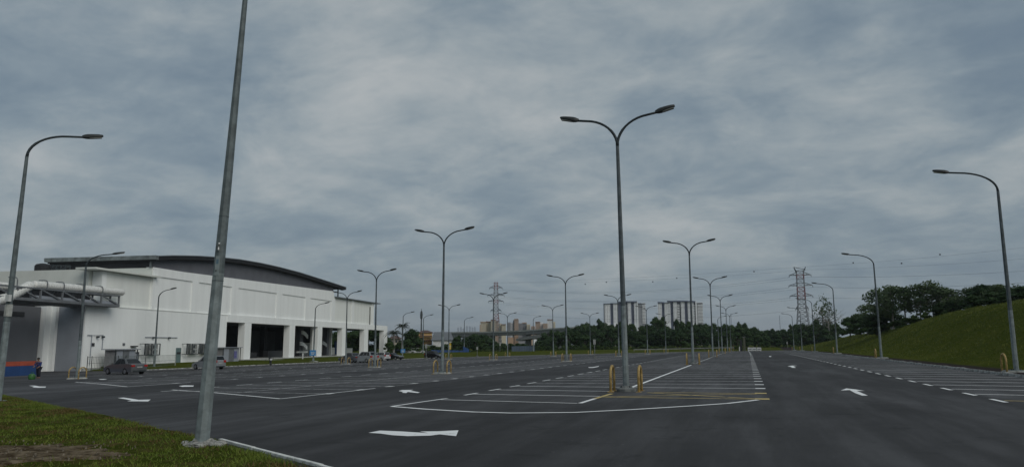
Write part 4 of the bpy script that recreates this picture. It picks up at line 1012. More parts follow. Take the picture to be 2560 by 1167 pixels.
tp = pts[:4]+[pts[15], pts[16], (.27, .22, 1.01), pts[19], pts[20], (.30, -.19, 1.05)]
skin_mesh('shirt', tp, [(0, 1), (1, 2), (2, 3), (3, 4), (4, 5), (5, 6), (3, 7), (7, 8), (8, 9)], [.175, .16, .185, .13, .095, .072, .06, .095, .072, .06], 'cloth_blue', pr)
tp = [(0, 0, .90), pts[7], pts[8], (-.01, .12, .13), pts[11], pts[12], (-.15, -.13, .13)]
skin_mesh('trousers', tp, [(0, 1), (1, 2), (2, 3), (0, 4), (4, 5), (5, 6)], [.165, .125, .095, .075, .125, .095, .075], 'cloth_dark', pr)
bm = bmesh.new(); bmesh.ops.create_icosphere(bm, subdivisions=3, radius=.115)
for v_ in bm.verts: v_.co.z = max(v_.co.z, -.03)
me = bpy.data.meshes.new('hair'); bm.to_mesh(me); bm.free(); me.materials.append(MT['hair']); o = bpy.data.objects.new('hair', me); C.objects.link(o); o.parent = pr; o.location = (.155, 0, 1.64)
for yy in (-1, 1):
    b_ = MB()
    for k in range(5):
        a = (k-2)*.02; hb = Vector((.42, .18, .92)) if yy > 0 else Vector((.46, -.13, .98)); b_.tube([hb, hb+Vector((.05, a, -.02)), hb+Vector((.075, a*1.2, -.055))], [.010, .009, .007], 5)
    b_.build('hand', 'skin', pr)
gx, gy, gz = gpos(79, 948)
b_ = MB(); b_.lathe([(.20, 0), (.25, .08), (.26, .3), (.2, .42), (.12, .45)], 0, 0, 14); gbn = thing('refuse_sack', 'bright green sack standing beside the bending person', 'sack', (gx, gy, gz)); b_.build('sack', 'green_bag', gbn, smooth=True)
b_ = MB(); b_.tube([(-.12, 0, .42), (-.08, 0, .6), (.08, 0, .6), (.12, 0, .42)], .02, 6); b_.build('handle', 'green_bag', gbn)
# blue and orange hoarding
x0, y0_, _ = gpos(-40, 938); x1, y1_, _ = gpos(90, 936.5)
a = Vector((x0, y0_, 0)); d = Vector((-.139, .990, 0)); c0 = Vector((x1, y1_, 0)); a = c0-d*9; hb = thing('hoarding', 'low blue hoarding with an orange top band before the grey wall', 'hoarding', (a.x, a.y, G(-69, 50)), RZ)
for k in range(4):
    b_ = MB(); b_.box(k*2.25+.01, -.06, 0, k*2.25+2.24, .06, .98); b_.build('panel', 'blue', hb); b_ = MB(); b_.box(k*2.25+.01, -.075, .98, k*2.25+2.24, .075, 1.42); b_.build('top_band', 'orange', hb)
# mesh fence between apron and hall
fe = thing('wire_fence', 'grey wire mesh fence with posts along the foot of the white wall', 'fence', (0, 0, 0))
fp = [(150, 929, 882), (160, 928, 887), (216, 927, 884), (225, 926, 885), (245, 925, 888), (300, 923, 890), (392, 918, 890)]
pts3 = []
for px, pyb, pyt in fp:
    q = W_(-41+(px-150)*.067, 3.2, 0); z0 = -1.1; pts3.append(Vector((q.x, q.y, z0)))
    b_ = MB(); b_.tube([(q.x, q.y, z0-.3), (q.x, q.y, z0+1.6)], .045, 6); b_.build('post', 'galv_dark' if px != 392 else 'concrete', fe)
MT['mesh'] = None
m = bpy.data.materials.new('wire_mesh'); m.use_nodes = True; MT['mesh'] = m; m.node_tree.nodes['Principled BSDF'].inputs['Base Color'].default_value = (.13, .16, .15, 1)
b_ = MB()
for a, c in zip(pts3, pts3[1:]):
    n = max(1, int((c-a).length/.25))
    for k in range(n):
        p = a.lerp(c, k/n); b_.bar(p+Vector((0, 0, .05)), p+Vector((0, 0, 1.5)), .022)
    for z in (.1, .8, 1.5): b_.bar(a+Vector((0, 0, z)), c+Vector((0, 0, z)), .03)
b_.build('mesh_panel', 'mesh', fe)
# blue signs
def post_sign(px, py_base, py_sign_c, wpx, hpx, lbl, m='signblue', pole=False, dist=None, name='sign'):
    x, y, z = gpos(px, py_base) if dist is None else at(px, py_base, dist)
    d = math.hypot(x, y); sc = d/F; t = thing(name, lbl, 'sign', (x, y, z), YAW)
    zc = at(px, py_sign_c, d).z-z; w, h = wpx*sc, hpx*sc
    b_ = MB(); b_.box(-w/2, -.03, zc-h/2, w/2, .03, zc+h/2); pn = b_.build('panel', m, t)
    b_ = MB(); b_.box(-w*.32, -.04, zc-h*.02, w*.32, -.031, zc+h*.10); b_.box(-w*.25, -.04, zc-h*.28, w*.22, -.031, zc-h*.18); b_.build('print', 'barrier', pn)
    b_ = MB(); b_.tube([(0, .05, -.1), (0, .05, zc+h/2)], .04, 6); b_.build('post', 'galv', t); return t
q = W_(29.5, 8.5, 0)
o = post_sign(781, 908.2, 881.5, 15, 13, 'light blue sign fixed to the lamp post before the arcade', dist=133.2)
post_sign(1007, 897, 876.5, 11, 9, 'light blue sign near the palm beyond the parked black saloon')
post_sign(1125, 891, 865, 5, 15, 'yellow upright sign on the grass by the second row lamp post', m='signyellow')
# white marker and yellow pipe rail on the grass strip
q = W_(9.5, 5.2, 0); t = thing('pipe_stub', 'white upright pipe with a yellow base on the grass before the arcade', 'pipe', (q.x, q.y, -1.05), RZ)
b_ = MB(); b_.tube([(0, 0, 0), (0, 0, 1.3)], .13, 8); b_.build('upright', 'barrier', t); b_ = MB(); b_.tube([(0, 0, .12), (2.8, -.3, .05), (6, -.8, .02)], .10, 8); b_.build('pipe_run', 'signyellow', t)
t2 = tag(None or (lambda: (lambda b: (b.tube([W_(-6, 3.2, -.62), W_(2, 4.2, -.78), W_(9.2, 5.0, -.9)], .06, 6), b.build('ground_pipe', 'concrete'))[1])(MB()))(), 'thin pale pipe running along the grass strip towards the motorcycle', 'pipe')
# lot bollards with boxes
def bollard(px, py, hpx, lbl):
    x, y, z = gpos(px, py); d = math.hypot(x, y); h = hpx*d/F; t = thing('service_post', lbl, 'service post', (x, y, z)); b_ = MB(); b_.tube([(0, 0, 0), (0, 0, h*.78)], .06, 6); b_.build('post', 'concrete_dark', t); b_ = MB(); b_.box(-.16, -.12, h*.74, .16, .12, h); b_.build('box', 'concrete', t, bevel=.02)
    b_ = MB(); b_.box(-.25, -.25, -.03, .25, .25, .35); b_.build('foot', 'concrete_dark', t, bevel=.04)
bollard(1487, 895.5, 46, 'dark service post with a small box, alone on the asphalt before the wood')
bollard(1065, 899, 38, 'dark service post with a pale box left of the black people carrier')
bollard(1193, 893, 26, 'short service post with a box on the far grass left of the flyover')
bollard(1250, 889.5, 34, 'service post with a pale box under the left end of the flyover')
bollard(1969, 875.5, 20, 'small pale service post at the far end of the right kerb')

# ================================================================== FAR LOT END
# barriers, gate posts, guard rail
for k, px in enumerate((1875, 1886, 1898)):
    p = at(px, 876.3, 214); t = thing('road_barrier', ['left', 'middle', 'right'][k]+' one of three white barriers closing the far end of the lane', 'barrier', (p.x, p.y, G(0, 214)+.02), YAW*.4, 'white barriers at the end of the lane')
    b_ = MB(); b_.box(-.55, -.1, .12, .55, .1, .95); pn = b_.build('panel', 'barrier', t, bevel=.03); b_ = MB(); b_.box(-.42, -.115, .40, .42, -.102, .62); b_.build('stripe', 'grey', pn)
    [(lambda b: (b.box(q_, -.25, 0, q_+.2, .25, .12), b.build('foot', 'barrier', t)))(MB()) for q_ in (-.5, .3)]
p = at(1861.5, 875, 216); t = thing('gate_pillar', 'narrow mossy stone pillar at the far end of the lane', 'pillar', (p.x, p.y, p.z-.2)); b_ = MB(); b_.box(-.32, -.32, 0, .32, .32, 3.7); b_.build('shaft', mat('mossy_stone', (.085, .09, .06), .9, 0, .5, 3, .5, 8), t, bevel=.05); b_ = MB(); b_.box(-.38, -.38, 3.7, .38, .38, 3.9); b_.build('cap', 'concrete_dark', t, bevel=.04)
p = at(1853.5, 875, 216); t = thing('gate_post', 'black gate post immediately left of the mossy pillar', 'post', (p.x, p.y, p.z-.2)); b_ = MB(); b_.box(-.3, -.3, 0, .3, .3, 3.0); b_.build('shaft', 'black', t); b_ = MB(); b_.box(-.6, -.4, 0, -.35, -.2, 1.2); b_.build('side_box', 'barrier', t)
gd = thing('guard_rail', 'pale steel guard rail running across the far grass before the wood', 'guard rail', (0, 0, 0))
gp = [at(1585, 873, 214), at(1640, 872.5, 218), at(1700, 871, 222), at(1762, 869.5, 226), at(1835, 868, 230)]
for a, c in zip(gp, gp[1:]): b_ = MB(); b_.bar(a, c, .08, .26); b_.build('rail', 'concrete_dark', gd)
for p in gp:
    b_ = MB(); b_.bar((p.x, p.y, p.z-1.4), (p.x, p.y, p.z+.1), .14); b_.build('post', 'concrete_dark', gd)

# hoardings behind the far grass
def hoard(pa, pb, d0, d1, ybt, ytp, m, lbl, n=8, name='hoarding'):
    a, c = at(pa, ybt[0], d0), at(pb, ybt[1], d1); ta, tb = at(pa, ytp[0], d0), at(pb, ytp[1], d1)
    t = thing(name, lbl, 'hoarding', (a.x, a.y, a.z)); 
    dv = (c-a); nrm = Vector((-dv.y, dv.x, 0)).normalized()*.05
    for k in range(n):
        u0, u1 = k/n+.004, (k+1)/n-.004; p, q = a.lerp(c, u0)-a, a.lerp(c, u1)-a; p2, q2 = ta.lerp(tb, u0)-a, ta.lerp(tb, u1)-a; off = nrm*(.0 if k % 2 else 1.2)
        b_ = MB(); b_.hexa([p-nrm+off-Vector((0, 0, .5)), q-nrm+off-Vector((0, 0, .5)), q+nrm+off-Vector((0, 0, .5)), p+nrm+off-Vector((0, 0, .5)), p2-nrm+off, q2-nrm+off, q2+nrm+off, p2+nrm+off]); b_.build('panel', m, t)
    return t
MT['hoardgrey'] = mat('grey_blue_sheeting', (.075, .105, .15), .7, 0, .12, .6)
hoard(1279, 1337, 205, 205, (884, 883), (865, 864), 'hoardgrey', 'grey blue metal site hoarding under the flyover', 9)
hoard(1078, 1178, 200, 208, (885, 883), (874, 876), 'blue', 'long dark blue hoarding in front of the trees left of the flyover', 10)
hoard(1158, 1172, 198, 200, (884, 884), (865, 872), 'blue', 'taller dark blue hoarding end piece at the left treeline', 2)

# ================================================================== FAR BUILDINGS
def place_box(t, pxa, pxb, ytop, d, depth, m, name='block', base=-2, yaw=None, z0=None):
    """a block whose front spans photo columns pxa..pxb at range d; t sits at origin"""
    a = at(pxa, 862, d); c = at(pxb, 862, d); zt = at((pxa+pxb)/2, ytop, d).z
    w = Vector((c.x-a.x, c.y-a.y, 0)); n = Vector((-w.y, w.x, 0)).normalized()*depth
    if z0 is None: z0 = base
    A, Bv = Vector((a.x, a.y, 0)), Vector((c.x, c.y, 0))
    o = t.location; pts_ = [A, Bv, Bv+n, A+n]
    b_ = MB(); b_.hexa([tuple(p+Vector((0, 0, z0))-o) for p in pts_]+[tuple(p+Vector((0, 0, zt))-o) for p in pts_]); return b_.build(name, m, t)
def rows(t, pxa, pxb, ytop, ybot, d, step_px, hfrac, m, name, proud=.4, cols=1, gap=.25, kind='stuff'):
    b_ = MB(); o = t.location; y = ytop
    while y < ybot:
        for k in range(cols):
            wpx = (pxb-pxa)/cols; xa = pxa+k*wpx+wpx*gap/2; xb = pxa+(k+1)*wpx-wpx*gap/2
            za, zb = at(xa, y+step_px*hfrac, d).z, at(xa, y, d).z; A = at(xa, 862, d); Bv = at(xb, 862, d); w = Bv-A; n = Vector((w.y, -w.x, 0)).normalized()*proud
            p = [Vector((A.x, A.y, 0))-n*.1, Vector((Bv.x, Bv.y, 0))-n*.1, Vector((Bv.x, Bv.y, 0))+n, Vector((A.x, A.y, 0))+n]
            b_.hexa([tuple(q+Vector((0, 0, za))-o) for q in p]+[tuple(q+Vector((0, 0, zb))-o) for q in p])
        y += step_px
    return b_.build(name, m, t, kind=kind)
z2f = lambda x: 1500+x/6.864
yz = lambda y: 730+y/6.864
def condo(lbl, x0, x1, segs, right):
    D = 1150; c = at((x0+x1)/2, 862, D); t = thing('apartment_tower', lbl, 'apartment tower', (c.x, c.y, 0), 0, 'white and navy apartment towers beyond the wood')
    for (a, b, ty, kind) in segs:
        xa, xb, yt = z2f(a), z2f(b), yz(ty)
        if kind == 'win':
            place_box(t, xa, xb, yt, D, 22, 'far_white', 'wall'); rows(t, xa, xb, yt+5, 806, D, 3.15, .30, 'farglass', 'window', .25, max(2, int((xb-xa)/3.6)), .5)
        elif kind == 'navy': place_box(t, xa, xb, yt, D+2, 18, 'far_navy', 'recess'); rows(t, xa, xb, yt+6, 806, D+2, 3.15, .4, 'far_dark', 'window', .25, 1, .4)
        elif kind == 'grey': place_box(t, xa, xb, yt, D, 20, 'far_grey', 'wall'); rows(t, xa, xb, yt+6, 806, D, 3.15, .28, 'farglass', 'window', .25, 3, .55)
        elif kind == 'black': place_box(t, xa, xb, yt, D+3, 18, 'far_dark', 'recess'); rows(t, xa+(xb-xa)*.1, xa+(xb-xa)*.7, yt+9, 806, D+3, 4.1, .5, 'far_white', 'balcony', 1.6, 1, .0)
        elif kind == 'balc': place_box(t, xa, xb, yt, D+1, 20, 'far_grey', 'wall'); rows(t, xa+(xb-xa)*.1, xb, yt+5, 806, D+1, 3.6, .55, 'far_white', 'balcony', 1.8, 1, .0); 
        elif kind == 'edge': place_box(t, xa, xb, yt, D-1, 16, 'far_white', 'wall')
        # parapet cap
        if kind in ('win', 'navy', 'grey', 'black', 'balc'): place_box(t, xa-.3, xb+.3, yt-.7, D-2, 24, 'far_navy' if kind != 'balc' else 'far_white', 'parapet', z0=at(xa, yt+(2.2 if kind in ('navy', 'black', 'win') and ty < 175 else .6), D).z)
condo('left white and navy apartment tower rising behind the wood', 1511, 1617, [(75, 95, 200, 'navy'), (92, 190, 198, 'win'), (190, 242, 190, 'navy'), (242, 328, 190, 'win'), (325, 410, 165, 'navy'), (408, 492, 158, 'black'), (492, 550, 158, 'win'), (550, 602, 158, 'navy'), (602, 655, 158, 'win'), (650, 672, 160, 'edge'), (672, 735, 192, 'grey'), (735, 800, 188, 'balc')], 1)
condo('right white and navy apartment tower rising behind the wood', 1648, 1762, [(1015, 1082, 170, 'win'), (1082, 1128, 172, 'navy'), (1128, 1232, 178, 'win'), (1180, 1232, 150, 'grey'), (1232, 1280, 150, 'navy'), (1280, 1345, 148, 'win'), (1342, 1412, 148, 'black'), (1412, 1475, 148, 'win'), (1475, 1530, 148, 'navy'), (1530, 1635, 152, 'win'), (1632, 1665, 155, 'black'), (1665, 1690, 158, 'edge'), (1690, 1790, 180, 'balc')], 1)
def block(lbl, segs, D, grp, name='apartment_block'):
    x0, x1 = min(s[0] for s in segs), max(s[1] for s in segs); c = at((x0+x1)/2, 862, D); t = thing(name, lbl, 'apartment block', (c.x, c.y, 0), 0, grp)
    for k, (a, b, yt, m, rm) in enumerate(segs):
        place_box(t, a, b, yt, D+(k % 3)*5, 25, m, 'wall'); rows(t, a+.3, b-.3, yt+2.2, 832, D+(k % 3)*5, 2.4, .45, 'far_grey' if m != 'far_grey' else 'far_dark', 'window', .3, max(1, int((b-a)/2.2)), .5)
        if rm: place_box(t, a-.3, b+.3, yt-1.3, D-1+(k % 3)*5, 24, rm, 'roof', z0=at(a, yt+.1, D).z)
GB = 'distant apartment blocks behind the flyover'
block('cream and tan apartment block left of the others behind the flyover', [(1199, 1201, 811, 'far_tan', None), (1201, 1215, 805, 'far_cream', 'far_tan'), (1215, 1229, 804, 'far_cream', 'far_red'), (1227, 1239, 800, 'far_cream', 'far_red'), (1239, 1246, 803, 'far_tan', 'far_red'), (1246, 1254, 808, 'far_cream', None), (1254, 1265, 811, 'far_cream', 'far_red')], 900, GB)
block('grey middle apartment block behind the flyover', [(1268, 1277, 805, 'far_grey', None), (1277, 1283, 806, 'far_white', None), (1283, 1297, 801, 'far_grey', 'far_grey'), (1286, 1296, 798, 'far_tan', 'far_tan'), (1296, 1306, 807, 'far_grey', None), (1306, 1317, 807, 'far_grey', 'far_tan'), (1317, 1326, 810, 'far_cream', None)], 950, GB)
block('rightmost white and brown apartment block behind the flyover', [(1328, 1338, 815, 'far_tan', None), (1339, 1351, 805, 'far_tan', 'far_red'), (1351, 1358, 806, 'far_white', None), (1358, 1369, 808, 'far_tan', None), (1369, 1383, 799, 'far_white', 'far_red'), (1383, 1389, 804, 'far_cream', None)], 920, GB)
for k, (a, b, yt) in enumerate([(1143, 1147, 819), (1150, 1154, 817), (1165.5, 1169, 815), (1172, 1176.5, 816), (1179, 1183, 818), (1185, 1189, 817), (1156, 1160, 821)]):
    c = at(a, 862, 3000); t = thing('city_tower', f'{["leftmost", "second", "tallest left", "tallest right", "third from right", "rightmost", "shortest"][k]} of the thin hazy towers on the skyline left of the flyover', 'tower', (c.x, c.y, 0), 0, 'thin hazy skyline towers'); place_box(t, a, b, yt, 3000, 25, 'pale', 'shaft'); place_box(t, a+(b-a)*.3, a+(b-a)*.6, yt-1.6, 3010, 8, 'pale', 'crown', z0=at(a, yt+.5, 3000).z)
# houses left
def hip_house(lbl, a, b, ytop, yeave, ybase, d, wallm, roofm, floors=0, depth=10, name='house', ridge=.35):
    c = at((a+b)/2, 862, d); t = thing(name, lbl, 'house', (c.x, c.y, 0), YAW*0)
    A = at(a, 862, d); Bv = at(b, 862, d); A.z = Bv.z = 0; w = Bv-A; n = Vector((-w.y, w.x, 0)).normalized()*depth; o = t.location
    zb, ze, zt = at(a, ybase, d).z, at(a, yeave, d).z, at(a, ytop, d).z; U = Vector((0, 0, 1))
    b_ = MB(); b_.hexa([tuple(q-o+U*zb) for q in (A, Bv, Bv+n, A+n)]+[tuple(q-o+U*ze) for q in (A, Bv, Bv+n, A+n)]); b_.build('wall', wallm, t)
    e_ = w.normalized()*.6; f_ = n.normalized()*.6; b_ = MB(); R1, R2 = A+w*ridge+n*.5, A+w*(1-ridge)+n*.5
    q = [A-e_-f_, Bv+e_-f_, Bv+e_+n+f_, A-e_+n+f_]; v0 = [tuple(p-o+U*ze) for p in q]+[tuple(R1-o+U*zt), tuple(R2-o+U*zt)]
    b_.v = v0; b_.f = [(0, 1, 5, 4), (1, 2, 5), (2, 3, 4, 5), (3, 0, 4), (3, 2, 1, 0)]; b_.build('roof', roofm, t)
    for k in range(floors):
        zf = zb+(ze-zb)*(k+.25)/floors; 
        for j in range(4):
            p = A+w*(.06+.24*j); r = A+w*(.24+.24*j); g_ = -n.normalized()*.12
            b_ = MB(); hh_ = (ze-zb)/floors*.5; b_.hexa([tuple(q_-o+U*zf) for q_ in (p+g_, r+g_, r, p)]+[tuple(q_-o+U*(zf+hh_)) for q_ in (p+g_, r+g_, r, p)]); b_.build('window', 'far_dark', t)
    return t
t = hip_house('orange plastered three storey house with a dark brown roof left of the tall pole', 1046, 1080, 824, 831, 862, 265, 'house', 'tile', 0, 12)
for k, (y0b, y1b) in enumerate(((838.5, 841), (849, 851), (859, 861))): rows(t, 1047, 1079.5, y0b, y0b+1, 264.5, 3, .8, 'tile', 'canopy', .9, 1, 0, kind=None)
for y0b in (833.5, 843.5, 853.5): rows(t, 1050, 1058, y0b, y0b+1, 265, 6, .7, 'far_dark', 'window', .15, 2, .3, kind=None)
hip_house('dark brown roofed house wing behind the palms', 1012, 1046, 826, 838, 862, 275, 'tile', 'tile', 0, 12)
hip_house('long grey roofed shed behind the trees with a white eave', 1082, 1130, 828, 850, 866, 250, 'barrier', 'greyroof', 0, 20, 'shed_building', .05)
hip_house('pale plastered house seen between the palms right of the hall', 972, 1002, 838, 846, 872, 240, mat('pale_plaster', (.42, .38, .30), .8, 0, .2, .4), 'tile', 2, 10)
hip_house('low orange walled building behind the blue sign', 1018, 1052, 868, 871, 884, 215, mat('dull_orange_wall', (.30, .20, .15), .8, 0, .2, .6), 'greyroof', 0, 8, 'low_building')
b_ = MB()
for k in range(9): p = at(1030+k*8, 884, 205); b_.bar((p.x, p.y, -1.2), (p.x, p.y, .2), .08)
p, q = at(1026, 884, 205), at(1098, 884, 205); 
for z in (-.5, .1): b_.bar((p.x, p.y, z), (q.x, q.y, z), .07)
# roadside vehicles behind the grass
for k, (px, col, l) in enumerate(((1022, white_p, 'white car on the road behind the blue sign'), (1046, white_p, 'white car passing behind the low orange walled building'), (1000, paint('blue_car_paint', (.03, .10, .3)), 'blue car on the road right of the arcade end'))):
    p = at(px, 884, 205+k*2); car(l, col, (p.x, p.y, -.75), math.radians(20), 4.2, 1.7, 1.5, 'hatch', name='passing_car')
# comms mast
p = at(1052.5, 862, 420); mz = at(1052.5, 771, 420).z
t = thing('telecom_mast', 'slender dark telecom mast above the orange house', 'mast', (p.x, p.y, 0)); b_ = MB(); b_.tube([(0, 0, 0), (0, 0, mz*.93)], [.5, .3], 8); b_.build('shaft', 'galv_dark', t)
b_ = MB(); b_.lathe([(.3, mz*.72), (.65, mz*.76), (.75, mz*.84), (.55, mz*.92), (.2, mz*.95)], 0, 0, 10); b_.build('antenna_cluster', 'galv_dark', t); b_ = MB(); b_.tube([(0, 0, mz*.92), (0, 0, mz*1.0)], .12, 5); b_.build('rod', 'galv_dark', t)
for px, yt, d, l in ((1953, 788, 700, 'thin faint mast above the right part of the wood'), (1831, 783, 700, 'thin faint mast right of the far middle lamp posts')):
    p = at(px, 862, d); b_ = MB(); b_.tube([(0, 0, 0), (0, 0, at(px, yt, d).z)], .3, 6); o = b_.build('mast', 'pale'); o.location = (p.x, p.y, 0); tag(o, l, 'mast')

# flyover
fl = thing('flyover', 'grey concrete road flyover crossing behind the trees', 'flyover', (0, 0, 0))
dk = [(1115, 829.5, 845, 390), (1218, 828.5, 838.5, 370), (1300, 825.5, 836, 355), (1367, 820.5, 832.5, 345), (1430, 817, 829, 335), (1520, 812, 826, 330)]
def ribbon(t, pts, m, name, w=9):
    b_ = MB()
    for (xa, ta, ba, da), (xb, tb, bb_, db) in zip(pts, pts[1:]):
        A, Bv = at(xa, ta, da), at(xb, tb, db); A0, B0 = at(xa, ba, da), at(xb, bb_, db); n = Vector((-(Bv-A).y, (Bv-A).x, 0)).normalized()*w
        b_.hexa([A0, B0, B0+n, A0+n, A, Bv, Bv+n, A+n])
    return b_.build(name, m, t)
ribbon(fl, [(a, b+2.5, c, d+.4) for a, b, c, d in dk], 'concrete_dark', 'deck'); ribbon(fl, [(a, b, b+3.2, d) for a, b, c, d in dk], 'concrete', 'parapet', .4)
ribbon(fl, [(1290, 846, 852, 352), (1330, 838, 846, 348), (1367, 832, 842, 345)], 'concrete_dark', 'ramp', 7)
for px, d in ((1322, 352), (1232, 368), (1402, 340)):
    p = at(px, 862, d+3); b_ = MB(); b_.box(-1.0, -1, -2, 1.0, 1, at(px, 836, d).z-.1); o = b_.build('pier', 'concrete_dark', fl); o.location = (p.x, p.y, 0)
for k, (a, b, yt, d) in enumerate([(1270, 1284, 843, 480), (1296, 1312, 845, 500), (1332, 1343, 838, 470)]):
    block(['low tan flats seen under the flyover', 'low white and grey flats seen under the flyover', 'white flats seen right of the flyover pier'][k], [(a, b, yt, ['far_tan', 'far_grey', 'far_white'][k], None)], d, 'flats glimpsed beneath the flyover', 'low_flats')

# ------------------------------------------------------------------ pylons and wires
def pylon(px, ytop, d, lbl, bands, armys, armw, base_w, top_w, neck, rot=0, horn=False):
    c = at(px, 862, d); t = thing('electricity_pylon', lbl, 'pylon', (c.x, c.y, 0), YAW+rot)
    zt = at(px, ytop, d).z; zz_ = lambda y: at(px, y, d).z; sc = d/F
    lv = list(np.linspace(0, zt, 19)); wid = lambda z: (base_w+(neck-base_w)*min(1, z/(zt*.52))) if z < zt*.52 else neck+(top_w-neck)*(z-zt*.52)/(zt*.48)
    mbs = {'pylon_red': MB(), 'pylon_white': MB()}
    for i, (a, b) in enumerate(zip(lv, lv[1:])):
        m = 'pylon_white'
        for y0b, y1b in bands:
            if zz_(y1b) <= (a+b)/2 <= zz_(y0b): m = 'pylon_red'
        M_ = mbs[m]; wa, wb = wid(a)/2, wid(b)/2; cr = ((1, 1), (1, -1), (-1, -1), (-1, 1))
        for k in range(4):
            p, q = cr[k], cr[(k+1) % 4]
            M_.bar((p[0]*wa, p[1]*wa, a), (p[0]*wb, p[1]*wb, b), .27 if d < 550 else .17); M_.bar((p[0]*wa, p[1]*wa, a), (q[0]*wb, q[1]*wb, b), .17); M_.bar((q[0]*wa, q[1]*wa, a), (p[0]*wb, p[1]*wb, b), .17); M_.bar((p[0]*wb, p[1]*wb, b), (q[0]*wb, q[1]*wb, b), .2)
    for m, M_ in mbs.items(): M_.build('lattice', m, t, kind='stuff')
    tips = []
    for y_, w_ in zip(armys, armw):
        for sgn in (-1, 1):
            z = zz_(y_); W2 = w_*sc; ww_ = wid(z)/2; b_ = MB()
            for yy in (-1, 1): b_.bar((sgn*ww_, yy*ww_, z), (sgn*W2, 0, z), .3); b_.bar((sgn*ww_, yy*ww_, z+1.6), (sgn*W2, 0, z), .22)
            for f in (.35, .65): b_.bar((sgn*(ww_+(W2-ww_)*f), 0, z), (sgn*(ww_+(W2-ww_)*(f+.1)), 0, z+1.6*(1-f)), .18)
            b_.build('cross_arm', 'galv_dark' if not horn else 'steel', t)
            a = YAW+rot; tips.append(Vector((c.x+math.cos(a)*sgn*W2, c.y+math.sin(a)*sgn*W2, z-1.2)))
            b_ = MB(); b_.tube([(sgn*W2, 0, z), (sgn*W2, 0, z-1.3)], .14, 5); b_.build('insulator', 'galv_dark', t)
    if horn:
        b_ = MB(); w2 = top_w/2
        for sgn in (-1, 1):
            for yy in (-1, 1): b_.bar((sgn*w2, yy*w2, zt-1), (sgn*13*sc, 0, zt+2.2), .3)
        b_.bar((-13*sc, 0, zt+2.2), (13*sc, 0, zt+.6), .3); b_.build('earth_wire_peak', 'galv_dark', t)
    return t, tips
tA, tipsA = pylon(1240, 706, 600, 'faint red and white lattice pylon behind the cream apartments', [(706, 724), (748, 762), (790, 806)], [719, 738, 753, 776], [16, 21, 19, 13], 9, 2.8, 3.6, .15)
tB, tipsB = pylon(2011, 676, 480, 'red and white lattice pylon rising above the right of the wood', [(684, 692), (722, 745), (787, 793)], [687, 713, 739, 771], [24, 26, 25, 14], 9.5, 3.9, 4.4, -.25, horn=True)
pk = MB(); c = at(1240, 706, 600)
cA = tipsA; far_right = [at(2900, 615, 430), at(2900, 650, 430), at(2900, 682, 430), at(2900, 712, 430)]
far_left = [at(-400, 700, 900), at(-400, 730, 900), at(-400, 760, 900), at(-400, 790, 900)]
def wire(a, b, sag, lbl, r=.06):
    P = []; n = 26
    for k in range(n+1): t = k/n; p = a.lerp(b, t); p.z -= sag*4*t*(1-t); P.append(p)
    b_ = MB(); b_.tube(P, r*.75, 4, cap=False); o = b_.build('power_line', 'wire', smooth=False); tag(o, lbl, 'power line', 'power lines strung between the pylons'); return P
names = ['top', 'second', 'third', 'lowest']
for k in range(4):
    wire(cA[2*k+1], tipsB[2*k], 5.5, f'{names[k]} front power line sagging between the two pylons', .055)
    if k < 3: wire(cA[2*k], tipsB[2*k+1], 6.5, f'{names[k]} rear power line sagging between the two pylons', .045)
    if k < 3: wire(tipsB[2*k+1], far_right[k+1], 2.5, f'{names[k]} power line leaving the right pylon towards the right edge', .06)
balls = [(1463, 710), (1516, 705), (1632, 704), (1692, 695), (1810, 692), (1885, 678.5), (2133, 656.5), (2254, 658), (2350, 636)]
pkA = at(1229, 707, 598); pkB = at(2001, 667, 481); pkA2 = at(1251, 706, 602); pkB2 = at(2024, 674, 479)
wire(pkA, pkB, 1.5, 'upper earth wire between the two pylons', .04); wire(pkA2, pkB2, 2.5, 'lower earth wire between the two pylons', .04)
e1 = wire(pkB, at(2900, 575, 430), 2.0, 'upper earth wire leaving the right pylon', .04); e2 = wire(pkB2, at(2900, 615, 430), 2.0, 'lower earth wire leaving the right pylon', .04)
for k, (px, py) in enumerate(balls):
    d = 600-(px-1240)/771*120 if px < 2010 else 480-(px-2010)/890*50
    p = at(px, py, d); b_ = MB(); b_.lathe([(.05, -.45), (.33, -.33), (.48, 0), (.33, .33), (.05, .45)], 0, 0, 10); o = b_.build('marker_ball', 'galv_dark', smooth=True); o.location = p
    tag(o, f'{["leftmost","second","third","fourth","fifth","sixth","seventh","eighth","rightmost"][k]} of the nine dark marker balls on the earth wires in the sky', 'marker ball', 'warning balls on the earth wires')

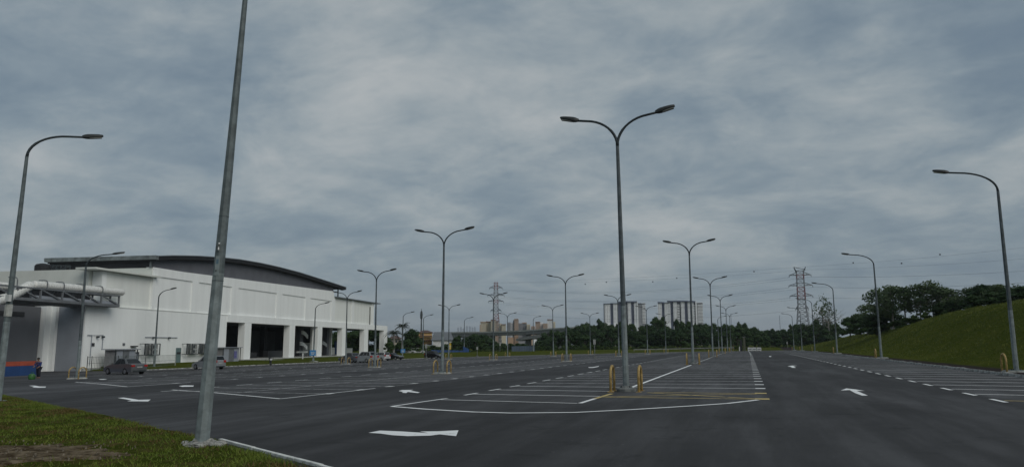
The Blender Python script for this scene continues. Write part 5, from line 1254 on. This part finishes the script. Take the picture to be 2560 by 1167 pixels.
# ================================================================== TREES
def crown_mesh(name, R, Hc, n_clump, n_leaf, leaf, core=True, flat=.8, m='leaf', seed=0, spread=.85):
    r = np.random.default_rng(seed); Vs = []; 
    cl = []
    for k in range(n_clump):
        a = r.random()*2*PI; u = r.random(); zz_ = r.random()
        prof = math.sin(PI*min(1, max(.04, zz_*.86+.14)))**.6
        rad = R*prof*(u**.45)*spread; cl.append((math.cos(a)*rad, math.sin(a)*rad, Hc*(zz_*.92), R*(.24+.22*r.random())))
    for (cx, cy, cz, cr) in cl:
        d = r.normal(size=(n_leaf, 3)); d /= np.linalg.norm(d, axis=1)[:, None]; rr = cr*(.65+.4*r.random(n_leaf)); c = np.c_[cx+d[:, 0]*rr, cy+d[:, 1]*rr, cz+d[:, 2]*rr*flat]
        nrm = d+r.normal(size=(n_leaf, 3))*.55; nrm /= np.linalg.norm(nrm, axis=1)[:, None]
        t1 = np.cross(nrm, r.normal(size=(n_leaf, 3))); t1 /= np.linalg.norm(t1, axis=1)[:, None]; t2 = np.cross(nrm, t1); s1 = leaf*(.5+r.random(n_leaf))[:, None]; s2 = s1*.62
        Vs.append(np.stack([c-t1*s1, c-t2*s2*.9+t1*s1*.1, c+t1*s1, c+t2*s2], 1).reshape(-1, 3))
    Vv = np.concatenate(Vs); Ff = np.arange(len(Vv)).reshape(-1, 4)
    o = raw(name, Vv, Ff, m); me = o.data
    if core:  # added blobs hidden inside the crown to block light coming through
        bm = bmesh.new(); bm.from_mesh(me)
        for (cx, cy, cz, cr) in cl:
            g_ = bmesh.ops.create_icosphere(bm, subdivisions=1, radius=cr*.72); 
            for v_ in g_['verts']: v_.co = Vector((v_.co.x+cx, v_.co.y+cy, v_.co.z*flat+cz))
        bm.to_mesh(me); bm.free()
    bpy.data.objects.remove(o); return me
def limb_mesh(Ht, R, r0, m, seed=0, nb=6, h0=.35):
    random.seed(seed+50); b_ = MB(); lean = random.uniform(-.3, .3)
    tp = Vector((lean, random.uniform(-.3, .3), Ht*.72)); b_.tube([(0, 0, -1.0), (lean*.3, 0, Ht*.25), (lean*.6, tp.y*.5, Ht*.5), tp], [r0*1.15, r0*.9, r0*.65, r0*.35], 7)
    for k in range(nb):
        a = 2*PI*k/nb+random.uniform(-.4, .4); z = Ht*random.uniform(h0, .62); L_ = R*random.uniform(.55, .95); e_ = Vector((math.cos(a)*L_, math.sin(a)*L_, z+Ht*random.uniform(.12, .3))); s0 = Vector((lean*.5, 0, z)); mid = s0.lerp(e_, .5)+Vector((0, 0, -.05*Ht))
        b_.tube([s0, mid, e_], [r0*.45, r0*.28, r0*.1], 5)
        for j in range(2):
            q = mid.lerp(e_, .3+.4*j); b_.tube([q, q+Vector((random.uniform(-1, 1), random.uniform(-1, 1), random.uniform(.4, 1.3)))*R*.22], [r0*.16, r0*.05], 4)
    o = b_.build('trunk', m); me = o.data; bpy.data.objects.remove(o); return me
# unit trees: height 10, crown radius ~3.5
CR = [crown_mesh('crown', 3.4, 7.6, 26, 90, .30, True, .8, 'leaf', s) for s in range(5)]
CRT = [crown_mesh('crown', 2.6, 8.6, 24, 85, .28, True, .85, 'leaf', 20+s) for s in range(3)]
CRB = [crown_mesh('crown', 3.2, 5.0, 18, 90, .26, True, .8, 'leaf_bush', 40+s) for s in range(3)]
CRA = [crown_mesh('crown', 3.7, 6.9, 34, 44, .27, False, .7, 'leaf_pale', 60+s, 1.0) for s in range(4)]
CRW = crown_mesh('crown', 3.4, 6.9, 30, 13, .24, False, .8, 'leaf_pale', 91, 1.0)
TK = [limb_mesh(9, 3, .22, 'bark', s) for s in range(3)]; TKA = [limb_mesh(9.5, 4, .20, 'palebark', 10+s, 9, .3) for s in range(3)]
def tree(name, lbl, x, y, z, h, crown, trunk, z0=2.0, grp=None, wide=1., rz=None):
    t = thing(name, lbl, 'tree', (x, y, z), random.random()*6.28, grp); s = h/10.
    c = bpy.data.objects.new('crown', crown); C.objects.link(c); c.parent = t; c.location = (0, 0, z0*s); c.scale = (s*wide, s*wide, s)
    k = bpy.data.objects.new('trunk', trunk); C.objects.link(k); k.parent = t; k.scale = (s, s, s); return t
SIL = [(1105, 858), (1125, 838), (1138, 828), (1165, 836), (1180, 830), (1196, 823), (1210, 824), (1222, 840), (1240, 850), (1265, 853), (1300, 856), (1340, 858), (1352, 838), (1362, 826), (1385, 820), (1415, 813), (1440, 800), (1456, 795), (1475, 797), (1492, 788), (1514, 795), (1560, 797), (1607, 803), (1625, 800), (1637, 786), (1653, 788), (1664, 795), (1716, 794), (1758, 796), (1777, 806), (1810, 803), (1835, 806), (1862, 799), (1880, 806), (1894, 816), (1912, 811), (1930, 820), (1948, 816), (1959, 819), (1973, 809), (2002, 801), (2034, 792), (2070, 786), (2085, 799), (2100, 793)]
random.seed(11)
GW = 'trees massed in the wood beyond the car park'
SEC = [(1200, 'left of the cream apartments'), (1262, 'under the cream apartments'), (1345, 'under the flyover deck'), (1425, 'where the flyover ends in the wood'), (1505, 'left of the left white tower'), (1560, 'under the left half of the left white tower'), (1620, 'under the right half of the left white tower'), (1650, 'between the two white towers'), (1705, 'under the left half of the right white tower'), (1765, 'under the right half of the right white tower'), (1835, 'behind the far middle lamp posts'), (1870, 'behind the mossy pillar'), (1910, 'behind the white barriers'), (1960, 'left of the far right lamp posts'), (2030, 'under the right pylon'), (9999, 'right of the right pylon')]
def sec(px):
    for a_, b_ in SEC:
        if px < a_: return b_
def ter(p): return H(p.x, p.y, False)
for row, (d0, fr_, step) in enumerate(((246, .62, 27), (262, .84, 23), (284, 1.0, 17))):
    px = 1108+row*5
    while px < 2105:
        xx = px+random.uniform(-5, 5); yt = interp(SIL, xx)-(3 if 1345 < xx < 2030 else 0)
        dd = d0+random.uniform(-5, 5)
        if xx > 1830: dd += 40*min(1, (xx-1830)/120)
        if xx < 1340: dd -= 22
        p = at(xx, yt, dd); zg = max(-.6, min(.5, ter(Vector((p.x, p.y, 0))))); hfull = p.z-zg
        h = hfull*fr_*random.uniform(.9, 1.02 if row == 2 else 1.08)
        if hfull > 1.5:
            tall = random.random() < .35; cr = random.choice(CRT if tall else CR)
            z_ = .9; wide = random.uniform(.75, 1.05)*max(.8, min(1.35, 9/h))
            l = {0: 'front', 1: 'middle', 2: 'back'}[row]
            if hfull < 5: tree('roadside_tree', f'low dark {l} rank tree {sec(xx)}', p.x, p.y, zg, h*1.02, random.choice(CR), random.choice(TK), .9, 'low trees beside the flyover', 1.7)
            else: tree('woodland_tree', f'{l} rank woodland tree {sec(xx)}', p.x, p.y, zg, h, cr, random.choice(TK), z_, GW, wide)
        px += step*random.uniform(.8, 1.2)
# undergrowth along the wood edge
def bush(px, py_top, d, lbl, grp, wide=1.3, m=None):
    p = at(px, py_top, d); zg = ter(p) if d < 300 else 0; h = max(.6, p.z-zg)
    t = thing('bush', lbl, 'bush', (p.x, p.y, zg-.2), random.random()*6, grp); c = bpy.data.objects.new('foliage', random.choice(CRB)); C.objects.link(c); c.parent = t; s = h/5.2; c.scale = (s*wide, s*wide, s)
px = 1110
while px < 2030:
    bush(px, random.uniform(858, 868) if px > 1345 else random.uniform(868, 875), (random.uniform(228, 238) if px > 1345 else random.uniform(206, 214))+(25 if px > 1900 else 0), f'light green shrub {sec(px)}', 'shrubs along the foot of the wood', 1.6); px += random.uniform(7, 13)
# trees behind the mound on the right
RT = [(2122, 779, 200, 'dense', 'dark rounded tree left of the right hand mound group'), (2148, 768, 190, 'dense', 'dark tree at the left foot of the mound, beside the airy ones'), (2172, 752, 178, 'airy', 'smaller airy tree left of the tall airy ones on the mound'),
      (2192, 722, 150, 'airy', 'leftmost tall airy tree behind the mound crossed by a lamp post'), (2224, 712, 146, 'airy', 'second tall airy tree from the left behind the mound'), (2256, 705, 142, 'airy', 'third tall airy tree from the left with sky showing through'), (2294, 709, 140, 'airy', 'airy tree in the middle of the mound group'),
      (2326, 702, 138, 'airy', 'tallest airy tree of the mound group'), (2350, 716, 136, 'airy', 'airy tree just right of the tallest one on the mound'), (2374, 722, 134, 'airy', 'rightmost airy tree before the gap on the mound'), (2385, 735, 132, 'dense', 'dense dark tree beside the gap on the mound'), (2352, 752, 132, 'dense', 'dense low tree under the airy crowns on the mound'),
      (2412, 745, 130, 'dense', 'low bright green tree in the gap of the mound treeline'), (2424, 711, 128, 'airy', 'airy tree right of the gap on the mound'), (2455, 702, 126, 'dense', 'tall dense tree right of the gap on the mound'), (2484, 720, 122, 'airy', 'airy tree left of the right edge lamp post'), (2508, 703, 118, 'airy', 'tall airy tree behind the right edge lamp post'), (2536, 712, 114, 'dense', 'dense tree right of the right edge lamp post'), (2562, 726, 110, 'dense', 'tree cut by the right edge of the frame'), (2592, 722, 106, 'dense', 'tree just outside the right edge'),
      (2215, 765, 150, 'dense', 'dark understorey tree at the left of the airy group'), (2165, 782, 172, 'dense', 'low dark tree on the mound skyline left of the airy group'), (2188, 778, 150, 'dense', 'low dark tree below the leftmost tall airy tree'), (2430, 742, 118, 'dense', 'bushy low tree right of the gap'), (2480, 738, 114, 'dense', 'bushy low tree left of the right edge lamp post'), (2520, 738, 108, 'dense', 'bushy low tree at the foot of the right edge group'), (2560, 742, 104, 'dense', 'bushy low tree at the very right of the mound')]
for px, yt, d, k, l in RT:
    p = at(px, yt, d); zg = H(p.x, p.y, False); h = max(2.5, p.z-zg)
    if k == 'airy': tree('airy_tree', l, p.x, p.y, zg, h*1.0, random.choice(CRA), random.choice(TKA), 2.9, 'airy trees behind the mound', 1.0*max(.8, min(1.5, 8.5/h)))
    else: tree('broadleaf_tree', l, p.x, p.y, zg, h, random.choice(CR), random.choice(TK), .9, 'dense trees behind the mound', 1.1*max(.8, min(1.6, 8/h)))
for px, yt, d in ((2240, 798, 142), (2265, 790, 138), (2300, 778, 136), (2330, 770, 134), (2205, 806, 150), (2400, 768, 126), (2440, 760, 120), (2380, 765, 130)): bush(px, yt, d, f'dark shrub on the mound crest {["under the second airy tree","left of the centre airy trees","under the centre airy trees","under the tallest airy tree","at the left end of the crest","in the treeline gap","right of the treeline gap","left of the treeline gap"][[2240,2265,2300,2330,2205,2400,2440,2380].index(px)]}', 'shrubs on the mound crest', 1.5)
# pale bare-looking tree beside pylon
for px, yt, d, l in ((2054, 741, 300, 'tall pale thin leaved tree beside the right pylon'), (2068, 752, 296, 'shorter pale thin tree beside the right pylon')):
    p = at(px, yt, d); t = tree('slender_tree', l, p.x, p.y, .3, p.z-.3, CRW, TKA[0], 3.2, None, .6)
# palms and trees right of hall
def palm(px, yt, d, lbl):
    p = at(px, yt, d); h = p.z+1.0; t = thing('palm_tree', lbl, 'palm', (p.x, p.y, -1.0), random.random()*6, 'palms right of the hall')
    b_ = MB(); b_.tube([(0, 0, 0), (.15, 0, h*.4), (0, 0, h*.82)], [.32, .22, .18], 8); b_.build('trunk', 'palebark', t)
    for k in range(16):
        a = 2*PI*k/16+random.uniform(-.15, .15); el = random.uniform(-.2, 1.2); L_ = random.uniform(2.2, 3.0); b_ = MB(); pr_ = None
        for j in range(9):
            u = j/8; r_ = L_*u*math.cos(el*.6); z = h*.82+L_*u*math.sin(el)-1.9*u*u; c = Vector((math.cos(a)*r_, math.sin(a)*r_, z)); sd_ = Vector((-math.sin(a), math.cos(a), -.25)).normalized()
            if pr_ is not None:
                w = .62*math.sin(PI*min(1, .1+u))+.05
                for sg in (-1, 1): 
                    e_ = pr_.lerp(c, .5)+Vector((0, 0, -.35*w))+sd_*sg*w; e_.z -= .15*w
                    b_.quad(pr_, pr_.lerp(c, .62), e_+Vector((math.cos(a)*.25, math.sin(a)*.25, -.1)))
                b_.bar(pr_, c, .05)
            pr_ = c
        b_.build('frond', 'leaf_palm', t)
palm(1007, 798, 195, 'tallest palm right of the white hall behind a lamp post'); palm(985, 818, 190, 'shorter palm with drooping fronds right of the hall end')
for px, yt, d, l in ((1030, 812, 215, 'dark feathery tree right of the tallest palm'), (1045, 842, 212, 'dark tree in front of the brown roof'), (975, 850, 190, 'dark tree at the right end of the arcade'), (1016, 838, 205, 'dark tree beneath the tallest palm'), (1001, 850, 200, 'low dark tree between the two palms'), (1062, 858, 210, 'green tree in front of the orange house'), (1085, 856, 212, 'green tree in front of the grey roofed shed'), (1100, 862, 208, 'low green tree behind the tall pole'), (1120, 856, 214, 'green tree right of the grey roofed shed'), (938, 804, 205, 'dark tree seen through the last arcade opening'), (954, 811, 212, 'second dark tree seen through the last arcade opening'), (905, 805, 208, 'dark tree seen through the fifth arcade opening'), (878, 809, 214, 'second dark tree seen through the fifth arcade opening'), (852, 813, 222, 'dark tree seen through the fourth arcade opening'), (836, 815, 230, 'low dark tree seen through the fourth arcade opening')):
    p = at(px, yt, d); tree('garden_tree', l, p.x, p.y, -1.0, p.z+1.0, random.choice(CR), random.choice(TK), .9, 'trees around the houses right of the hall', 1.15 if yt < 830 else 1.3)
for k in range(9): bush(1010+k*13, random.uniform(866, 874), 207, 'dark hedge shrub along the road right of the hall', 'hedge shrubs along the road', 1.6)

for o in list(bpy.data.objects):       # nothing may keep the placeholder label
    if o.get('label') == 'x': bpy.data.objects.remove(o)

# ------------------------------------------------------------------ humid air
hm = bpy.data.materials.new('haze'); hm.use_nodes = True; t = hm.node_tree; t.nodes.remove(t.nodes['Principled BSDF'])
v = t.nodes.new('ShaderNodeVolumePrincipled'); v.inputs['Color'].default_value = (.78, .84, .9, 1); v.inputs['Density'].default_value = .00012; v.inputs['Anisotropy'].default_value = .2
t.links.new(v.outputs[0], t.nodes['Material Output'].inputs['Volume'])
MT['haze'] = hm; b_ = MB(); b_.box(-5200, -6300, -14, 5200, 6300, 140); b_.build('haze', 'haze', kind='stuff')
